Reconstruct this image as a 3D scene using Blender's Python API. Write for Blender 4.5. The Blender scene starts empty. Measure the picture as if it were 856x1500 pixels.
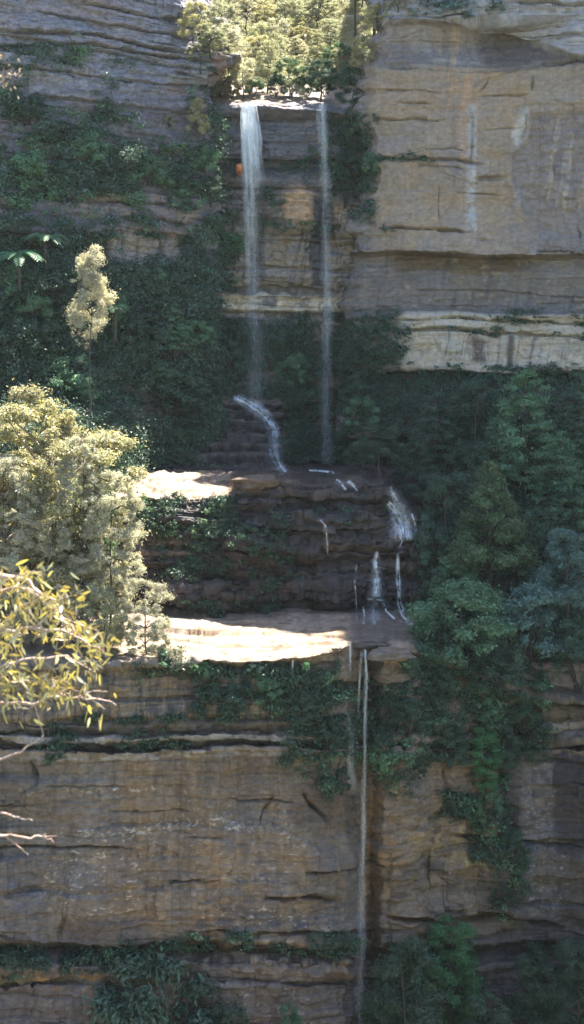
import bpy, math, random
import numpy as np
from mathutils import Vector

# ------------------------------------------------------------------ basics
scene = bpy.context.scene
col = scene.collection
FOC = 2333.0            # focal length in photo pixels
CX, CY = 428.0, 450.0   # level line of the photo is at row 450
R = math.radians
random.seed(7)
RNG = np.random.default_rng(11)


def at(px, py, Y):
    return ((px - CX) / FOC * Y, Y, (CY - py) / FOC * Y)


def at_np(px, py, Y):
    return np.stack([(px - CX) / FOC * Y, Y + 0 * px, (CY - py) / FOC * Y], -1)


def tag(o, label=None, cat=None, group=None, kind=None):
    if label: o['label'] = label
    if cat: o['category'] = cat
    if group: o['group'] = group
    if kind: o['kind'] = kind
    return o


def link(name, me, mat=None, parent=None):
    o = bpy.data.objects.new(name, me)
    col.objects.link(o)
    if mat is not None and me is not None:
        me.materials.append(mat)
    if parent is not None:
        o.parent = parent
    return o


def empty(name, loc, rz=0.0):
    o = bpy.data.objects.new(name, None)
    o.empty_display_size = 0.5
    o.location = loc
    o.rotation_euler = (0, 0, rz)
    col.objects.link(o)
    return o


def mesh_np(name, V, F, smooth=True, attrs=None, colors=None):
    """V (n,3), F (m,k) with one k"""
    me = bpy.data.meshes.new(name)
    V = np.asarray(V, np.float32); F = np.asarray(F, np.int32)
    me.vertices.add(len(V)); me.vertices.foreach_set('co', V.ravel())
    k = F.shape[1]
    me.loops.add(F.size); me.loops.foreach_set('vertex_index', F.ravel())
    me.polygons.add(len(F))
    me.polygons.foreach_set('loop_start', np.arange(0, F.size, k, dtype=np.int32))
    me.polygons.foreach_set('loop_total', np.full(len(F), k, np.int32))
    me.polygons.foreach_set('use_smooth', np.full(len(F), smooth, bool))
    if colors is not None:
        a = me.color_attributes.new('tone', 'FLOAT_COLOR', 'POINT')
        c = np.ones((len(V), 4), np.float32); c[:, :3] = colors
        a.data.foreach_set('color', c.ravel())
    for n, v in (attrs or {}).items():
        a = me.attributes.new(n, 'FLOAT', 'POINT')
        a.data.foreach_set('value', np.asarray(v, np.float32))
    me.update(calc_edges=True)
    return me


# ------------------------------------------------------------------ noise
def _h(ix, iy, seed):
    s = (int(seed) * 374761393) & 0xFFFFFFFF
    h = (ix.astype(np.int64) * 668265263 + iy.astype(np.int64) * 2246822519 + s) & 0xFFFFFFFF
    h = ((h ^ (h >> 15)) * 2246822519) & 0xFFFFFFFF
    h = ((h ^ (h >> 13)) * 3266489917) & 0xFFFFFFFF
    h = h ^ (h >> 16)
    return h.astype(np.float64) / 4294967295.0


def vn(x, y, seed=0):
    x, y = np.broadcast_arrays(np.asarray(x, float), np.asarray(y, float))
    ix, iy = np.floor(x), np.floor(y)
    fx, fy = x - ix, y - iy
    fx = fx * fx * fx * (fx * (fx * 6 - 15) + 10); fy = fy * fy * fy * (fy * (fy * 6 - 15) + 10)
    a = _h(ix, iy, seed); b = _h(ix + 1, iy, seed); c = _h(ix, iy + 1, seed); d = _h(ix + 1, iy + 1, seed)
    return ((a + (b - a) * fx) * (1 - fy) + (c + (d - c) * fx) * fy) * 2 - 1


def fbm(x, y, seed=0, octv=4, gain=0.5):
    x = np.asarray(x, float); y = np.asarray(y, float)
    t = 0; amp = 1.0; s = 0
    for k in range(octv):
        cs, sn = math.cos(k * 0.9), math.sin(k * 0.9)
        t = t + amp * vn(x * cs - y * sn + 17.3 * k, x * sn + y * cs - 9.1 * k, seed + k * 31); s += amp
        x = x * 2.03; y = y * 2.03; amp *= gain
    return t / s


def sst(a, b, x):
    t = np.clip((x - a) / (b - a + 1e-9), 0, 1)
    return t * t * (3 - 2 * t)


# ------------------------------------------------------------------ materials
def new_mat(name):
    m = bpy.data.materials.new(name); m.use_nodes = True
    nt = m.node_tree; nt.nodes.clear()
    return m, nt, nt.nodes, nt.links


def rock_mat(name, rough=0.85, wet=0.0, bump=0.35, grain=1.0, contrast=.46):
    m, nt, N, L = new_mat(name)
    out = N.new('ShaderNodeOutputMaterial'); bs = N.new('ShaderNodeBsdfPrincipled')
    L.new(bs.outputs[0], out.inputs[0])
    at_ = N.new('ShaderNodeVertexColor'); at_.layer_name = 'tone'
    geo = N.new('ShaderNodeNewGeometry')
    # fine speckle + horizontal bedding + vertical streaks, all in world space
    mp = N.new('ShaderNodeMapping'); mp.inputs['Scale'].default_value = (1.0, 1.0, 1.7); mp.inputs['Rotation'].default_value = (.15, .3, .2)
    L.new(geo.outputs['Position'], mp.inputs['Vector'])
    n1 = N.new('ShaderNodeTexNoise'); n1.inputs['Scale'].default_value = 1.6 * grain; n1.inputs['Detail'].default_value = 9; n1.inputs['Roughness'].default_value = 0.72
    L.new(mp.outputs[0], n1.inputs['Vector'])
    mv = N.new('ShaderNodeMapping'); mv.inputs['Scale'].default_value = (2.6, 2.6, 0.16)
    L.new(geo.outputs['Position'], mv.inputs['Vector'])
    n2 = N.new('ShaderNodeTexNoise'); n2.inputs['Scale'].default_value = 1.0; n2.inputs['Detail'].default_value = 5; n2.inputs['Roughness'].default_value = 0.6
    L.new(mv.outputs[0], n2.inputs['Vector'])
    r1 = N.new('ShaderNodeMapRange'); r1.inputs[1].default_value = 0.3; r1.inputs[2].default_value = 0.7; r1.inputs[3].default_value = 1 - contrast; r1.inputs[4].default_value = 1 + contrast
    L.new(n1.outputs[0], r1.inputs[0])
    r2 = N.new('ShaderNodeMapRange'); r2.inputs[1].default_value = 0.3; r2.inputs[2].default_value = 0.7; r2.inputs[3].default_value = 0.91; r2.inputs[4].default_value = 1.08
    L.new(n2.outputs[0], r2.inputs[0])
    mu = N.new('ShaderNodeMath'); mu.operation = 'MULTIPLY'
    L.new(r1.outputs[0], mu.inputs[0]); L.new(r2.outputs[0], mu.inputs[1])
    mx = N.new('ShaderNodeMix'); mx.data_type = 'RGBA'; mx.blend_type = 'MULTIPLY'; mx.inputs['Factor'].default_value = 1.0
    L.new(at_.outputs[0], mx.inputs[6]); L.new(mu.outputs[0], mx.inputs[7])
    # tiny hue drift
    n3 = N.new('ShaderNodeTexNoise'); n3.inputs['Scale'].default_value = 0.55; n3.inputs['Detail'].default_value = 6
    L.new(geo.outputs['Position'], n3.inputs['Vector'])
    cr = N.new('ShaderNodeValToRGB'); cr.color_ramp.elements[0].position = 0.3; cr.color_ramp.elements[0].color = (0.92, 0.98, 1.08, 1)
    cr.color_ramp.elements[1].position = 0.7; cr.color_ramp.elements[1].color = (1.08, 1.0, 0.9, 1)
    L.new(n3.outputs[0], cr.inputs[0])
    mx2 = N.new('ShaderNodeMix'); mx2.data_type = 'RGBA'; mx2.blend_type = 'MULTIPLY'; mx2.inputs['Factor'].default_value = 1.0
    L.new(mx.outputs[2], mx2.inputs[6]); L.new(cr.outputs[0], mx2.inputs[7])
    L.new(mx2.outputs[2], bs.inputs['Base Color'])
    bs.inputs['Roughness'].default_value = rough
    bs.inputs['Specular IOR Level'].default_value = 0.25 + wet
    bp = N.new('ShaderNodeBump'); bp.inputs['Strength'].default_value = bump; bp.inputs['Distance'].default_value = 0.35
    L.new(n1.outputs[0], bp.inputs['Height']); L.new(bp.outputs[0], bs.inputs['Normal'])
    return m


def leaf_mat(name, c, trans=0.35, var=0.5, gloss=0.05, tint=(1.05, 1.0, 0.7)):
    """diffuse + light coming through + a little sheen; every leaf has its own value, every plant its own hue"""
    m, nt, N, L = new_mat(name)
    out = N.new('ShaderNodeOutputMaterial')
    a = N.new('ShaderNodeAttribute'); a.attribute_name = 'leaf_value'
    oi = N.new('ShaderNodeObjectInfo')
    r = N.new('ShaderNodeMapRange'); r.inputs[3].default_value = 1 - var; r.inputs[4].default_value = 1 + var
    L.new(a.outputs['Fac'], r.inputs[0])
    r2 = N.new('ShaderNodeMapRange'); r2.inputs[3].default_value = 0.82; r2.inputs[4].default_value = 1.2
    L.new(oi.outputs['Random'], r2.inputs[0])
    mu = N.new('ShaderNodeMath'); mu.operation = 'MULTIPLY'; L.new(r.outputs[0], mu.inputs[0]); L.new(r2.outputs[0], mu.inputs[1])
    hs = N.new('ShaderNodeHueSaturation'); hs.inputs['Color'].default_value = (*c, 1)
    r3 = N.new('ShaderNodeMapRange'); r3.inputs[3].default_value = 0.475; r3.inputs[4].default_value = 0.525
    L.new(a.outputs['Fac'], r3.inputs[0]); L.new(r3.outputs[0], hs.inputs['Hue']); L.new(mu.outputs[0], hs.inputs['Value'])
    d = N.new('ShaderNodeBsdfDiffuse'); t = N.new('ShaderNodeBsdfTranslucent')
    L.new(hs.outputs[0], d.inputs[0])
    tm = N.new('ShaderNodeMix'); tm.data_type = 'RGBA'; tm.blend_type = 'MULTIPLY'; tm.inputs['Factor'].default_value = 1
    L.new(hs.outputs[0], tm.inputs[6]); tm.inputs[7].default_value = (*tint, 1); L.new(tm.outputs[2], t.inputs[0])
    ms = N.new('ShaderNodeMixShader'); ms.inputs[0].default_value = trans
    L.new(d.outputs[0], ms.inputs[1]); L.new(t.outputs[0], ms.inputs[2])
    g = N.new('ShaderNodeBsdfGlossy'); g.inputs['Roughness'].default_value = 0.5; g.inputs[0].default_value = (0.8, 0.85, 0.8, 1)
    m2 = N.new('ShaderNodeMixShader'); m2.inputs[0].default_value = gloss
    L.new(ms.outputs[0], m2.inputs[1]); L.new(g.outputs[0], m2.inputs[2]); L.new(m2.outputs[0], out.inputs[0])
    return m


def bark_mat(name, c, c2):
    m, nt, N, L = new_mat(name)
    out = N.new('ShaderNodeOutputMaterial'); bs = N.new('ShaderNodeBsdfPrincipled'); L.new(bs.outputs[0], out.inputs[0])
    tc = N.new('ShaderNodeTexCoord'); mp = N.new('ShaderNodeMapping'); mp.inputs['Scale'].default_value = (6, 6, 1)
    L.new(tc.outputs['Object'], mp.inputs[0])
    n = N.new('ShaderNodeTexNoise'); n.inputs['Scale'].default_value = 1.2; n.inputs['Detail'].default_value = 6; L.new(mp.outputs[0], n.inputs['Vector'])
    cr = N.new('ShaderNodeValToRGB'); cr.color_ramp.elements[0].position = .35; cr.color_ramp.elements[1].position = .68
    cr.color_ramp.elements[0].color = (*c, 1); cr.color_ramp.elements[1].color = (*c2, 1)
    L.new(n.outputs[0], cr.inputs[0]); L.new(cr.outputs[0], bs.inputs['Base Color']); bs.inputs['Roughness'].default_value = .85
    return m


def water_mat(name, film=False):
    m, nt, N, L = new_mat(name)
    out = N.new('ShaderNodeOutputMaterial')
    d = N.new('ShaderNodeBsdfDiffuse'); d.inputs[0].default_value = (0.84, 0.91, 0.97, 1)
    t = N.new('ShaderNodeBsdfTranslucent'); t.inputs[0].default_value = (0.84, 0.91, 0.97, 1)
    g = N.new('ShaderNodeBsdfGlossy'); g.inputs['Roughness'].default_value = 0.25
    a = N.new('ShaderNodeMixShader'); a.inputs[0].default_value = 0.45; L.new(d.outputs[0], a.inputs[1]); L.new(t.outputs[0], a.inputs[2])
    b = N.new('ShaderNodeMixShader'); b.inputs[0].default_value = 0.12; L.new(a.outputs[0], b.inputs[1]); L.new(g.outputs[0], b.inputs[2])
    if film:      # how much white water there is at each point of the film
        at_ = N.new('ShaderNodeAttribute'); at_.attribute_name = 'foam'
        tr = N.new('ShaderNodeBsdfTransparent'); c = N.new('ShaderNodeMixShader')
        L.new(at_.outputs['Fac'], c.inputs[0]); L.new(tr.outputs[0], c.inputs[1]); L.new(b.outputs[0], c.inputs[2]); L.new(c.outputs[0], out.inputs[0])
    else:
        L.new(b.outputs[0], out.inputs[0])
    return m
# ------------------------------------------------------------------ swept rock surfaces
IN_COLS = np.arange(-20, 877, 1.35)
TERRAIN = []     # (verts, px, py, normals, name) for planting


def sweep(stations, cols, wob_py=3.0, wob_Y=0.5, seed=0, step=1.35, ds_step=0.3, xwob=None):
    """stations: [(u, [(dpx, py, Y), ...])]; a column at every u of cols runs through the same numbered profile points.
    Returns base points (rows, cols, 3) and the pixel each one was laid out at."""
    us = np.array([s[0] for s in stations], float)
    P = np.array([s[1] for s in stations], float)          # (ns, k, 3)
    k = P.shape[1]
    cols = np.asarray(cols, float)
    C = np.empty((len(cols), k, 3))
    for j in range(k):
        for a in range(3):
            C[:, j, a] = np.interp(cols, us, P[:, j, a])
    C[:, :, 0] += cols[:, None]
    jj = np.arange(k)[None, :]
    nom = C[:, :, 1].copy()
    C[:, :, 1] += wob_py * (1.3 * fbm(cols[:, None] * 0.011, nom * 0.012, seed + 5, 4) + .25 * fbm(cols[:, None] * 0.05, nom * 0.03, seed + 6, 3))
    C[:, :, 2] += wob_Y * fbm(cols[:, None] * 0.016, nom * 0.02, seed + 9, 4)
    W = at_np(C[:, :, 0], C[:, :, 1], C[:, :, 2])
    inside = (cols > -30) & (cols < 890)
    if not inside.any(): inside[:] = True
    T = []
    for j in range(k - 1):
        a, b = C[inside, j], C[inside, j + 1]
        dpy = np.abs(a[:, 1] - b[:, 1])
        ds = np.linalg.norm(W[inside, j] - W[inside, j + 1], axis=1)
        vis = ((np.maximum(a[:, 1], b[:, 1]) > -30) & (np.minimum(a[:, 1], b[:, 1]) < 1530)).any()
        n = max(1, int(np.ceil(max(dpy.max() / step, ds.max() / ds_step)))) if vis else max(2, int(np.ceil(ds.max() / 2.0)))
        n = min(n, 420)
        T.append(np.linspace(j, j + 1, n, endpoint=False))
    T = np.append(np.concatenate(T), k - 1)
    j = np.minimum(T.astype(int), k - 2); f = (T - j)[:, None, None]
    Ct = C.transpose(1, 0, 2)
    Nt = nom.T; Nq = Nt[j] * (1 - f[..., 0]) + Nt[j + 1] * f[..., 0]
    Q = Ct[j] * (1 - f) + Ct[j + 1] * f                       # (rows, cols, 3)
    if xwob is not None:
        Q[..., 0] += xwob(Q[..., 1] + 0 * Q[..., 0], cols[None, :] + 0 * Q[..., 0])
    return at_np(Q[..., 0], Q[..., 1], Q[..., 2]), Q[..., 0], Nq


def grid_normals(P):
    du = np.gradient(P, axis=1); dv = np.gradient(P, axis=0)
    n = np.cross(du, dv)
    n /= np.linalg.norm(n, axis=-1, keepdims=True) + 1e-9
    return n


def strata(P, tilt, h, amp, seed, warp=0.7, groove=0.5, sharp=0.10, blocks=2.5):
    """sandstone bedding: each bed stands out or sits back, its edge is crisp, dark partings run along some edges"""
    s = P[..., 0] + 0.4 * P[..., 1]; z = P[..., 2]
    w = z + tilt * P[..., 0] + warp * fbm(s * 0.045, z * 0.06, seed, 3) + 0.05 * h * fbm(s * 0.6, z * 0.3, seed + 3, 3)
    t = w / h + 0.33 * vn(w / h * 0.7 + 5, s * 0 + seed, seed + 8)
    i = np.floor(t); f = t - i

    def bed(i):
        a = vn(s * 0.11 * (1 + 1.5 * _h(i, i * 0, seed)) + 37.7 * i, i * 0.37, seed + 1)
        bw = blocks * h * (0.6 + 1.6 * _h(i, i * 0 + 3, seed))
        b = _h(np.floor(s / bw + 50 * _h(i, i * 0 + 1, seed)), i, seed + 2) * 2 - 1
        return 0.65 * a + 0.45 * b + 0.5 * (_h(i, i * 0 + 7, seed) * 2 - 1)
    b0, b1 = bed(i - 1), bed(i)
    out = b0 + (b1 - b0) * sst(0, sharp, f)
    g = np.exp(-((f - sharp * 0.5) / (sharp * 0.75)) ** 2) * sst(-0.15, 0.5, vn(s * 0.12 + 11 * i, i * 1.7, seed + 4))
    return amp * (out - groove * 2.0 * g)


def crack(px, py, pts, w, depth, seed=0, jit=1.8, lip=0.0):
    """a parting along a polyline of pixels: w half width in px, depth in metres; lip>0 makes the rock above stand out"""
    xs = np.array([p[0] for p in pts], float); ys = np.array([p[1] for p in pts], float)
    line = np.interp(px, xs, ys) + jit * fbm(px * 0.05, px * 0 + seed * 3.3, seed, 4)
    fade = sst(xs[0] - 1, xs[0] + 22, px) * (1 - sst(xs[-1] - 22, xs[-1] + 1, px))
    var = 0.75 + 0.5 * vn(px * 0.06, px * 0 + seed, seed + 2)
    d = py - line
    g = -depth * np.exp(-(d / (w * var)) ** 2) * fade
    if lip:
        g = g + lip * fade * np.where(d < 0, np.exp(-(d / (w * 7)) ** 2), 0)
    return g


def vcrack(px, py, pts, w, depth, seed=0):
    ys = np.array([p[1] for p in pts], float); xs = np.array([p[0] for p in pts], float)
    line = np.interp(py, ys, xs) + 3 * fbm(py * 0.05, py * 0 + seed, seed, 3)
    fade = sst(ys[0] - 1, ys[0] + 15, py) * (1 - sst(ys[-1] - 15, ys[-1] + 1, py))
    return -depth * np.exp(-((px - line) / w) ** 2) * fade


def facets(P, sx, sz, amp, seed, tilt=.35, jd=.7):
    """broken rock: irregular flat-faced blocks, each leaning its own way, with crisp joints between them"""
    s = (P[..., 0] + 0.4 * P[..., 1]) / sx + .25 * fbm(P[..., 0] * .3, P[..., 2] * .3, seed + 40, 2); z = (P[..., 2] + .3 * P[..., 1]) / sz
    i0, j0 = np.floor(s), np.floor(z)
    best = np.full(s.shape, 1e9); sec = np.full(s.shape, 1e9); val = np.zeros(s.shape)
    for di in (-1, 0, 1):
        for dj in (-1, 0, 1):
            i, j = i0 + di, j0 + dj
            qx = i + .15 + .7 * _h(i, j, seed); qz = j + .15 + .7 * _h(i, j, seed + 1)
            d = np.maximum(np.abs(s - qx), np.abs(z - qz)) + .12 * (np.abs(s - qx) + np.abs(z - qz))
            v = (_h(i, j, seed + 2) * 2 - 1) + tilt * 2 * ((s - qx) * (_h(i, j, seed + 3) * 2 - 1) + (z - qz) * (_h(i, j, seed + 4) * 2 - 1))
            n = d < best
            sec = np.where(n, best, np.minimum(sec, d)); val = np.where(n, v, val); best = np.where(n, d, best)
    joint = 1 - sst(0, .07, sec - best)
    return amp * (val - jd * joint)


class Field:
    """soft noisy regions in the photo's pixels, for stains and for planting"""
    def __init__(self, px, py, P, seed=0):
        self.px, self.py, self.P = px, py, P
        self.wx = 9 * fbm(px * 0.03, py * 0.03, seed + 1, 4); self.wy = 7 * fbm(px * 0.03 + 40, py * 0.04, seed + 2, 4)
        self.lo = fbm(px * 0.012, py * 0.02, seed + 3, 4)
        self.mid = fbm(px * 0.043 + py * 0.045, py * 0.078 - px * 0.026, seed + 4, 5, .6)
        self.hi = fbm(px * 0.17 + py * 0.16, py * 0.25 - px * 0.11, seed + 5, 3, .65)
        self.streak = fbm(px * 0.11 + 0.02 * py, py * 0.008, seed + 6, 4, 0.65)
        self.fine_streak = fbm(px * 0.24 + 1.5 * fbm(px * .02, py * .02, seed + 70, 3), py * 0.014, seed + 7, 3, 0.6)
        self.bed = fbm(px * 0.012, py * 0.22 + px * 0.004, seed + 8, 4, 0.6)

    def box(self, x0, x1, y0, y1, soft=10, warp=1.0):
        x = self.px + self.wx * warp; y = self.py + self.wy * warp
        return sst(x0 - soft, x0 + soft, x) * (1 - sst(x1 - soft, x1 + soft, x)) * sst(y0 - soft, y0 + soft, y) * (1 - sst(y1 - soft, y1 + soft, y))

    def ell(self, cx, cy, rx, ry, soft=0.35, warp=1.0):
        x = self.px + self.wx * warp; y = self.py + self.wy * warp
        r = np.sqrt(((x - cx) / rx) ** 2 + ((y - cy) / ry) ** 2)
        return 1 - sst(1 - soft, 1 + soft, r)

    def band(self, pts, half, soft=2.0, warp=0.3):
        """a strip along a polyline, half = half height in px"""
        xs = [p[0] for p in pts]; ys = [p[1] for p in pts]
        line = np.interp(self.px, xs, ys) + self.wy * warp
        fade = sst(xs[0] - 5, xs[0] + 15, self.px) * (1 - sst(xs[-1] - 15, xs[-1] + 5, self.px))
        return (1 - sst(half - soft, half + soft, np.abs(self.py - line))) * fade


def mixc(C, m, c, k=1.0):
    m = np.clip(m * k, 0, 1)[..., None]
    return C * (1 - m) + np.array(c) * m


ZB = np.full((520, 300), 1e9)     # nearest rock per 3 px cell of the picture


def finish(name, P, px, py, disp, colors, mat, label, cat, plant=True):
    n = grid_normals(P)
    # point the normals at the viewer / upwards
    flip = np.sign(-n[..., 1] + 0.6 * n[..., 2]); flip[flip == 0] = 1
    if np.mean(flip) < 0: n = -n
    Q = P + n * disp[..., None]
    r, c = Q.shape[:2]
    idx = np.arange(r * c).reshape(r, c)
    F = np.stack([idx[:-1, :-1], idx[:-1, 1:], idx[1:, 1:], idx[1:, :-1]], -1).reshape(-1, 4)
    if np.mean(np.sign(np.cross(Q[:-1, 1:] - Q[:-1, :-1], Q[1:, :-1] - Q[:-1, :-1])[..., 1])) > 0:
        F = F[:, ::-1]
    V = Q.reshape(-1, 3)
    me = mesh_np(name, V, F, smooth=True, colors=colors.reshape(-1, 3))
    o = link(name, me, mat)
    tag(o, label, cat, kind='structure')
    # depth map for planting
    sx = (V[:, 0] / V[:, 1] * FOC + CX); sy = (CY - V[:, 2] / V[:, 1] * FOC)
    ok = (sx > -20) & (sx < 876) & (sy > -20) & (sy < 1535)
    np.minimum.at(ZB, (((sy[ok] + 20) / 3).astype(int), ((sx[ok] + 20) / 3).astype(int)), V[ok, 1])
    if plant:
        nn = grid_normals(Q)
        if np.mean(np.sign(-nn[..., 1] + 0.6 * nn[..., 2])) < 0: nn = -nn
        TERRAIN.append(dict(name=name, V=V, N=nn.reshape(-1, 3), px=sx, py=sy, ok=ok, shape=(r, c)))
    return o


def surfY(px, py):
    i = int((py + 20) / 3); j = int((px + 20) / 3)
    i = min(max(i, 1), 517); j = min(max(j, 1), 297)
    return float(np.min(ZB[i - 1:i + 2, j - 1:j + 2]))


M_ROCK = rock_mat('sandstone', bump=0.5)
M_WET = rock_mat('wet_sandstone', rough=0.6, wet=0.1, bump=0.5)
M_SHELF = rock_mat('bare_sandstone', bump=0.3, contrast=.36)
M_FACE = rock_mat('smooth_sandstone', bump=0.2, contrast=.26)

# ================================================================== 1. wall behind the falls, with the lip and the valley above it
cols = np.arange(170, 660, 1.35)


def st_back(u, d=0.0, lip=0.0, hump=1.0):
    h = lambda a, b: a * hump + b * (1 - hump)
    return (u, [(0, 735, 131.5), (0, 695, 132.5 + d), (0, h(688, 684), h(134, 139.5) + d), (0, h(640, 678), h(138.0, 141.0) + d), (0, h(586, 600), h(140.6, 142.3) + d), (0, 560, h(141.8, 142.8) + d), (0, 500, 143.2 + d), (0, 458, 143.3 + d),
                (0, 453, 142.5 + d), (0, 432, 142.6 + d), (0, 427, 143.9 + d), (0, 400, 143.5 + d), (0, 340, 143.8 + d), (0, 300, 144.2 + d), (0, 252, 144.3 + d),
                (0, 246, 145.4 + d), (0, 236, 145.5 + d), (0, 232, 144.5 + d), (0, 178, 144.4 + d), (0, 160 + lip, 142.7 + d), (0, 154 + lip, 143.2 + d), (0, 142 + lip, 147.5 + d),
                (0, 136 + lip, 152 + d), (0, 96, 172 + d), (0, 20, 198 + d), (0, -120, 235 + d), (0, -180, 320 + d)])


P, px, py = sweep([st_back(170), st_back(300, 0, 4), st_back(330, -.3, 0), st_back(385, 0, -1), st_back(425, .1, 2, 0), st_back(460, 0.2, 4, 0), st_back(500, 0.4, 8, 0), st_back(660, 0.4, 10, 0)], cols, 3.5, 0.5, 1)
n = grid_normals(P); face = np.clip(np.abs(n[..., 1]) * 1.3 - 0.25, 0, 1)
f = Field(px, py, P, 100)
D = (strata(P, 0.03, 1.5, 0.42, 21, blocks=2, sharp=.07) + strata(P, 0.03, 0.5, 0.2, 22, blocks=2.5) + 0.25 * fbm(P[..., 0] * .4, P[..., 2] * .5, 23, 5)) * (0.25 + 0.75 * face)
D += 0.10 * fbm(P[..., 0] * 2.2, P[..., 2] * 2.6 + P[..., 1], 24, 4)
D += (facets(P, 2.6, 1.5, .2, 611) + facets(P, .9, .55, .08, 612)) * face
D += crack(px, py, [(330, 425), (420, 424), (560, 432)], 4, 1.0, 3)
D += crack(px, py, [(300, 395), (420, 392), (540, 398)], 2.5, .6, 4)
D += crack(px, py, [(310, 275), (430, 278), (500, 280)], 3, .9, 5, lip=.4)
for k, y in enumerate((598, 613, 630, 646, 662, 676)):
    D += crack(px, py, [(180, y - 4), (300, y), (430, y + 3 - k)], 2.6, .55, 140 + k, jit=7, lip=.5)
D += 0.9 * f.ell(430, 310, 40, 40) * face
D += crack(px, py, [(380, 345), (560, 352)], 2, .5, 6)
C = np.zeros(px.shape + (3,)) + np.array((0.16, 0.15, 0.14))
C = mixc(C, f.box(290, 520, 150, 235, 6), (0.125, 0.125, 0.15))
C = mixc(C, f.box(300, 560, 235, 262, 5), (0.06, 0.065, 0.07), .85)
C = mixc(C, f.box(300, 560, 262, 340, 8), (0.13, 0.12, 0.115))
C = mixc(C, f.ell(437, 308, 26, 34) * sst(-.3, .1, f.mid + .3), (0.40, 0.27, 0.17))
C = mixc(C, f.box(488, 560, 305, 336, 7) * sst(-.25, .15, f.streak + .1), (0.37, 0.27, 0.18))
C = mixc(C, f.box(300, 600, 338, 425, 8), (0.23, 0.19, 0.145))
C = mixc(C, f.box(300, 600, 338, 425, 8) * sst(.0, .4, f.mid + .3 * f.bed), (0.15, 0.145, 0.15))
C = mixc(C, f.box(455, 478, 290, 420, 4, .4), (0.055, 0.055, 0.06), .9)
C = mixc(C, f.box(366, 386, 330, 415, 4, .4), (0.07, 0.07, 0.075), .8)
C = mixc(C, f.box(300, 600, 338, 425, 8) * sst(.25, .5, f.streak), (0.07, 0.068, 0.065), .7)
C = mixc(C, f.box(300, 600, 428, 456, 2.5, .35) * sst(-.6, -.1, f.mid + .35 * f.streak), (0.42, 0.36, 0.27))
C = mixc(C, f.box(300, 600, 458, 474, 3, .5) * sst(.0, .4, f.mid), (0.33, 0.29, 0.23))
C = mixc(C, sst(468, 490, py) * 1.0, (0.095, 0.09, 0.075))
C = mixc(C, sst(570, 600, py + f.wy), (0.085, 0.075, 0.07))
C = mixc(C, sst(568, 600, py) * sst(.05, .35, f.bed), (0.24, 0.19, 0.15), .8)
C = mixc(C, sst(568, 600, py) * sst(.1, .35, -f.bed), (0.04, 0.037, 0.035), .8)
C = mixc(C, f.box(230, 600, 475, 540, 8) * sst(.35, .6, f.mid), (0.27, 0.23, 0.19), .8)
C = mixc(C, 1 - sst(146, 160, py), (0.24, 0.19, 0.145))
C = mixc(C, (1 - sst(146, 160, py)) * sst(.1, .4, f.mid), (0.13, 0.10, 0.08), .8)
C = mixc(C, 1 - sst(118, 134, py + f.wy), (0.10, 0.10, 0.06))
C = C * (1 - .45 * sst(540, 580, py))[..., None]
C *= (1 + 0.28 * f.hi + 0.2 * f.bed)[..., None]
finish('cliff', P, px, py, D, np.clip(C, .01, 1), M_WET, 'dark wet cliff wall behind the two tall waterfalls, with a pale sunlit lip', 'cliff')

# ================================================================== 2. grey buttress on the left of the falls
cols = np.concatenate([np.arange(-1000, -20, 14), np.arange(-20, 330, 1.35), np.arange(330, 420, 2.5)])


def st_left(u, dp, w, slope, top, base_drop=0.0, nose=0.0, spur=0.0):
    """w depth of the wall; slope = how far the planted foot comes forward; top = row of the rim"""
    return (u, [(dp, 800, w - slope * 1.35 - spur), (dp, 690, w - slope - spur), (dp, 645, w - slope * .9 - spur * .92), (dp, 612, w - slope * .8 - spur * .5), (dp, 590, w - slope * .7), (dp, 520, w - slope * .45), (dp, 440, w - slope * .22), (dp, 385, w - slope * .04), (dp, 380, w + .5),
                (dp, 345, w + .3), (dp, 338, w - .3), (dp, 290, w), (dp, 240, w + .3), (dp, 170, w + .8), (dp, 128, w + 1.0 - nose * .3), (dp, 100, w + 1.0 - nose), (dp, 80, w + 1 - nose), (dp, min(62, top + 40) , w + 1.6),
                (dp, top + 12, w + 2.0), (dp, top, w + 2.6), (dp, top - 25, w + 12), (dp, top - 60, w + 60)])


P, px, py = sweep([st_left(-1000, 0, 126, 9, -420), st_left(-200, 0, 130, 9, -420), st_left(0, 0, 131, 6.5, -400, spur=3), st_left(110, 0, 134, 6, -330, spur=5.2), st_left(170, 0, 136, 5, -260, spur=5), st_left(225, 0, 138.4, 4, -130),
                   st_left(265, 0, 139.3, 3.5, -8, 0, .6), st_left(300, 0, 140, 3, 40, 0, 1.6), st_left(326, 0, 140.6, 3, 70, 0, 2.0), st_left(334, -5, 143, 3, 82, 0, 1.4), st_left(350, -26, 147, 3, 88), st_left(380, -60, 156, 3, 80), st_left(420, -104, 170, 3, 70)], cols, 5, 0.8, 2,
              xwob=lambda y, u: (9 * fbm(y * .03, 0 * y + 3, 71, 4) + 5 * np.sign(vn(y * .09, 0 * y + 8, 72)) * (1 - sst(330, 345, y)) - 10 * sst(108, 128, y)) * sst(285, 330, u))
n = grid_normals(P); face = np.clip(np.hypot(n[..., 0], n[..., 1]) * 1.3 - 0.25, 0, 1)
f = Field(px, py, P, 200)
D = (strata(P, 0.10, 1.7, 0.42, 31, blocks=4) + strata(P, 0.10, 0.55, 0.17, 32, blocks=4) + 0.25 * fbm(P[..., 0] * .35, P[..., 2] * .5, 33, 5)) * (0.2 + 0.8 * face)
D += 0.10 * fbm(P[..., 0] * 2.1, P[..., 2] * 2.8 + P[..., 1], 34, 4) + (facets(P, 3.5, 1.2, .16, 621) + facets(P, 1.2, .5, .07, 622)) * face
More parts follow.
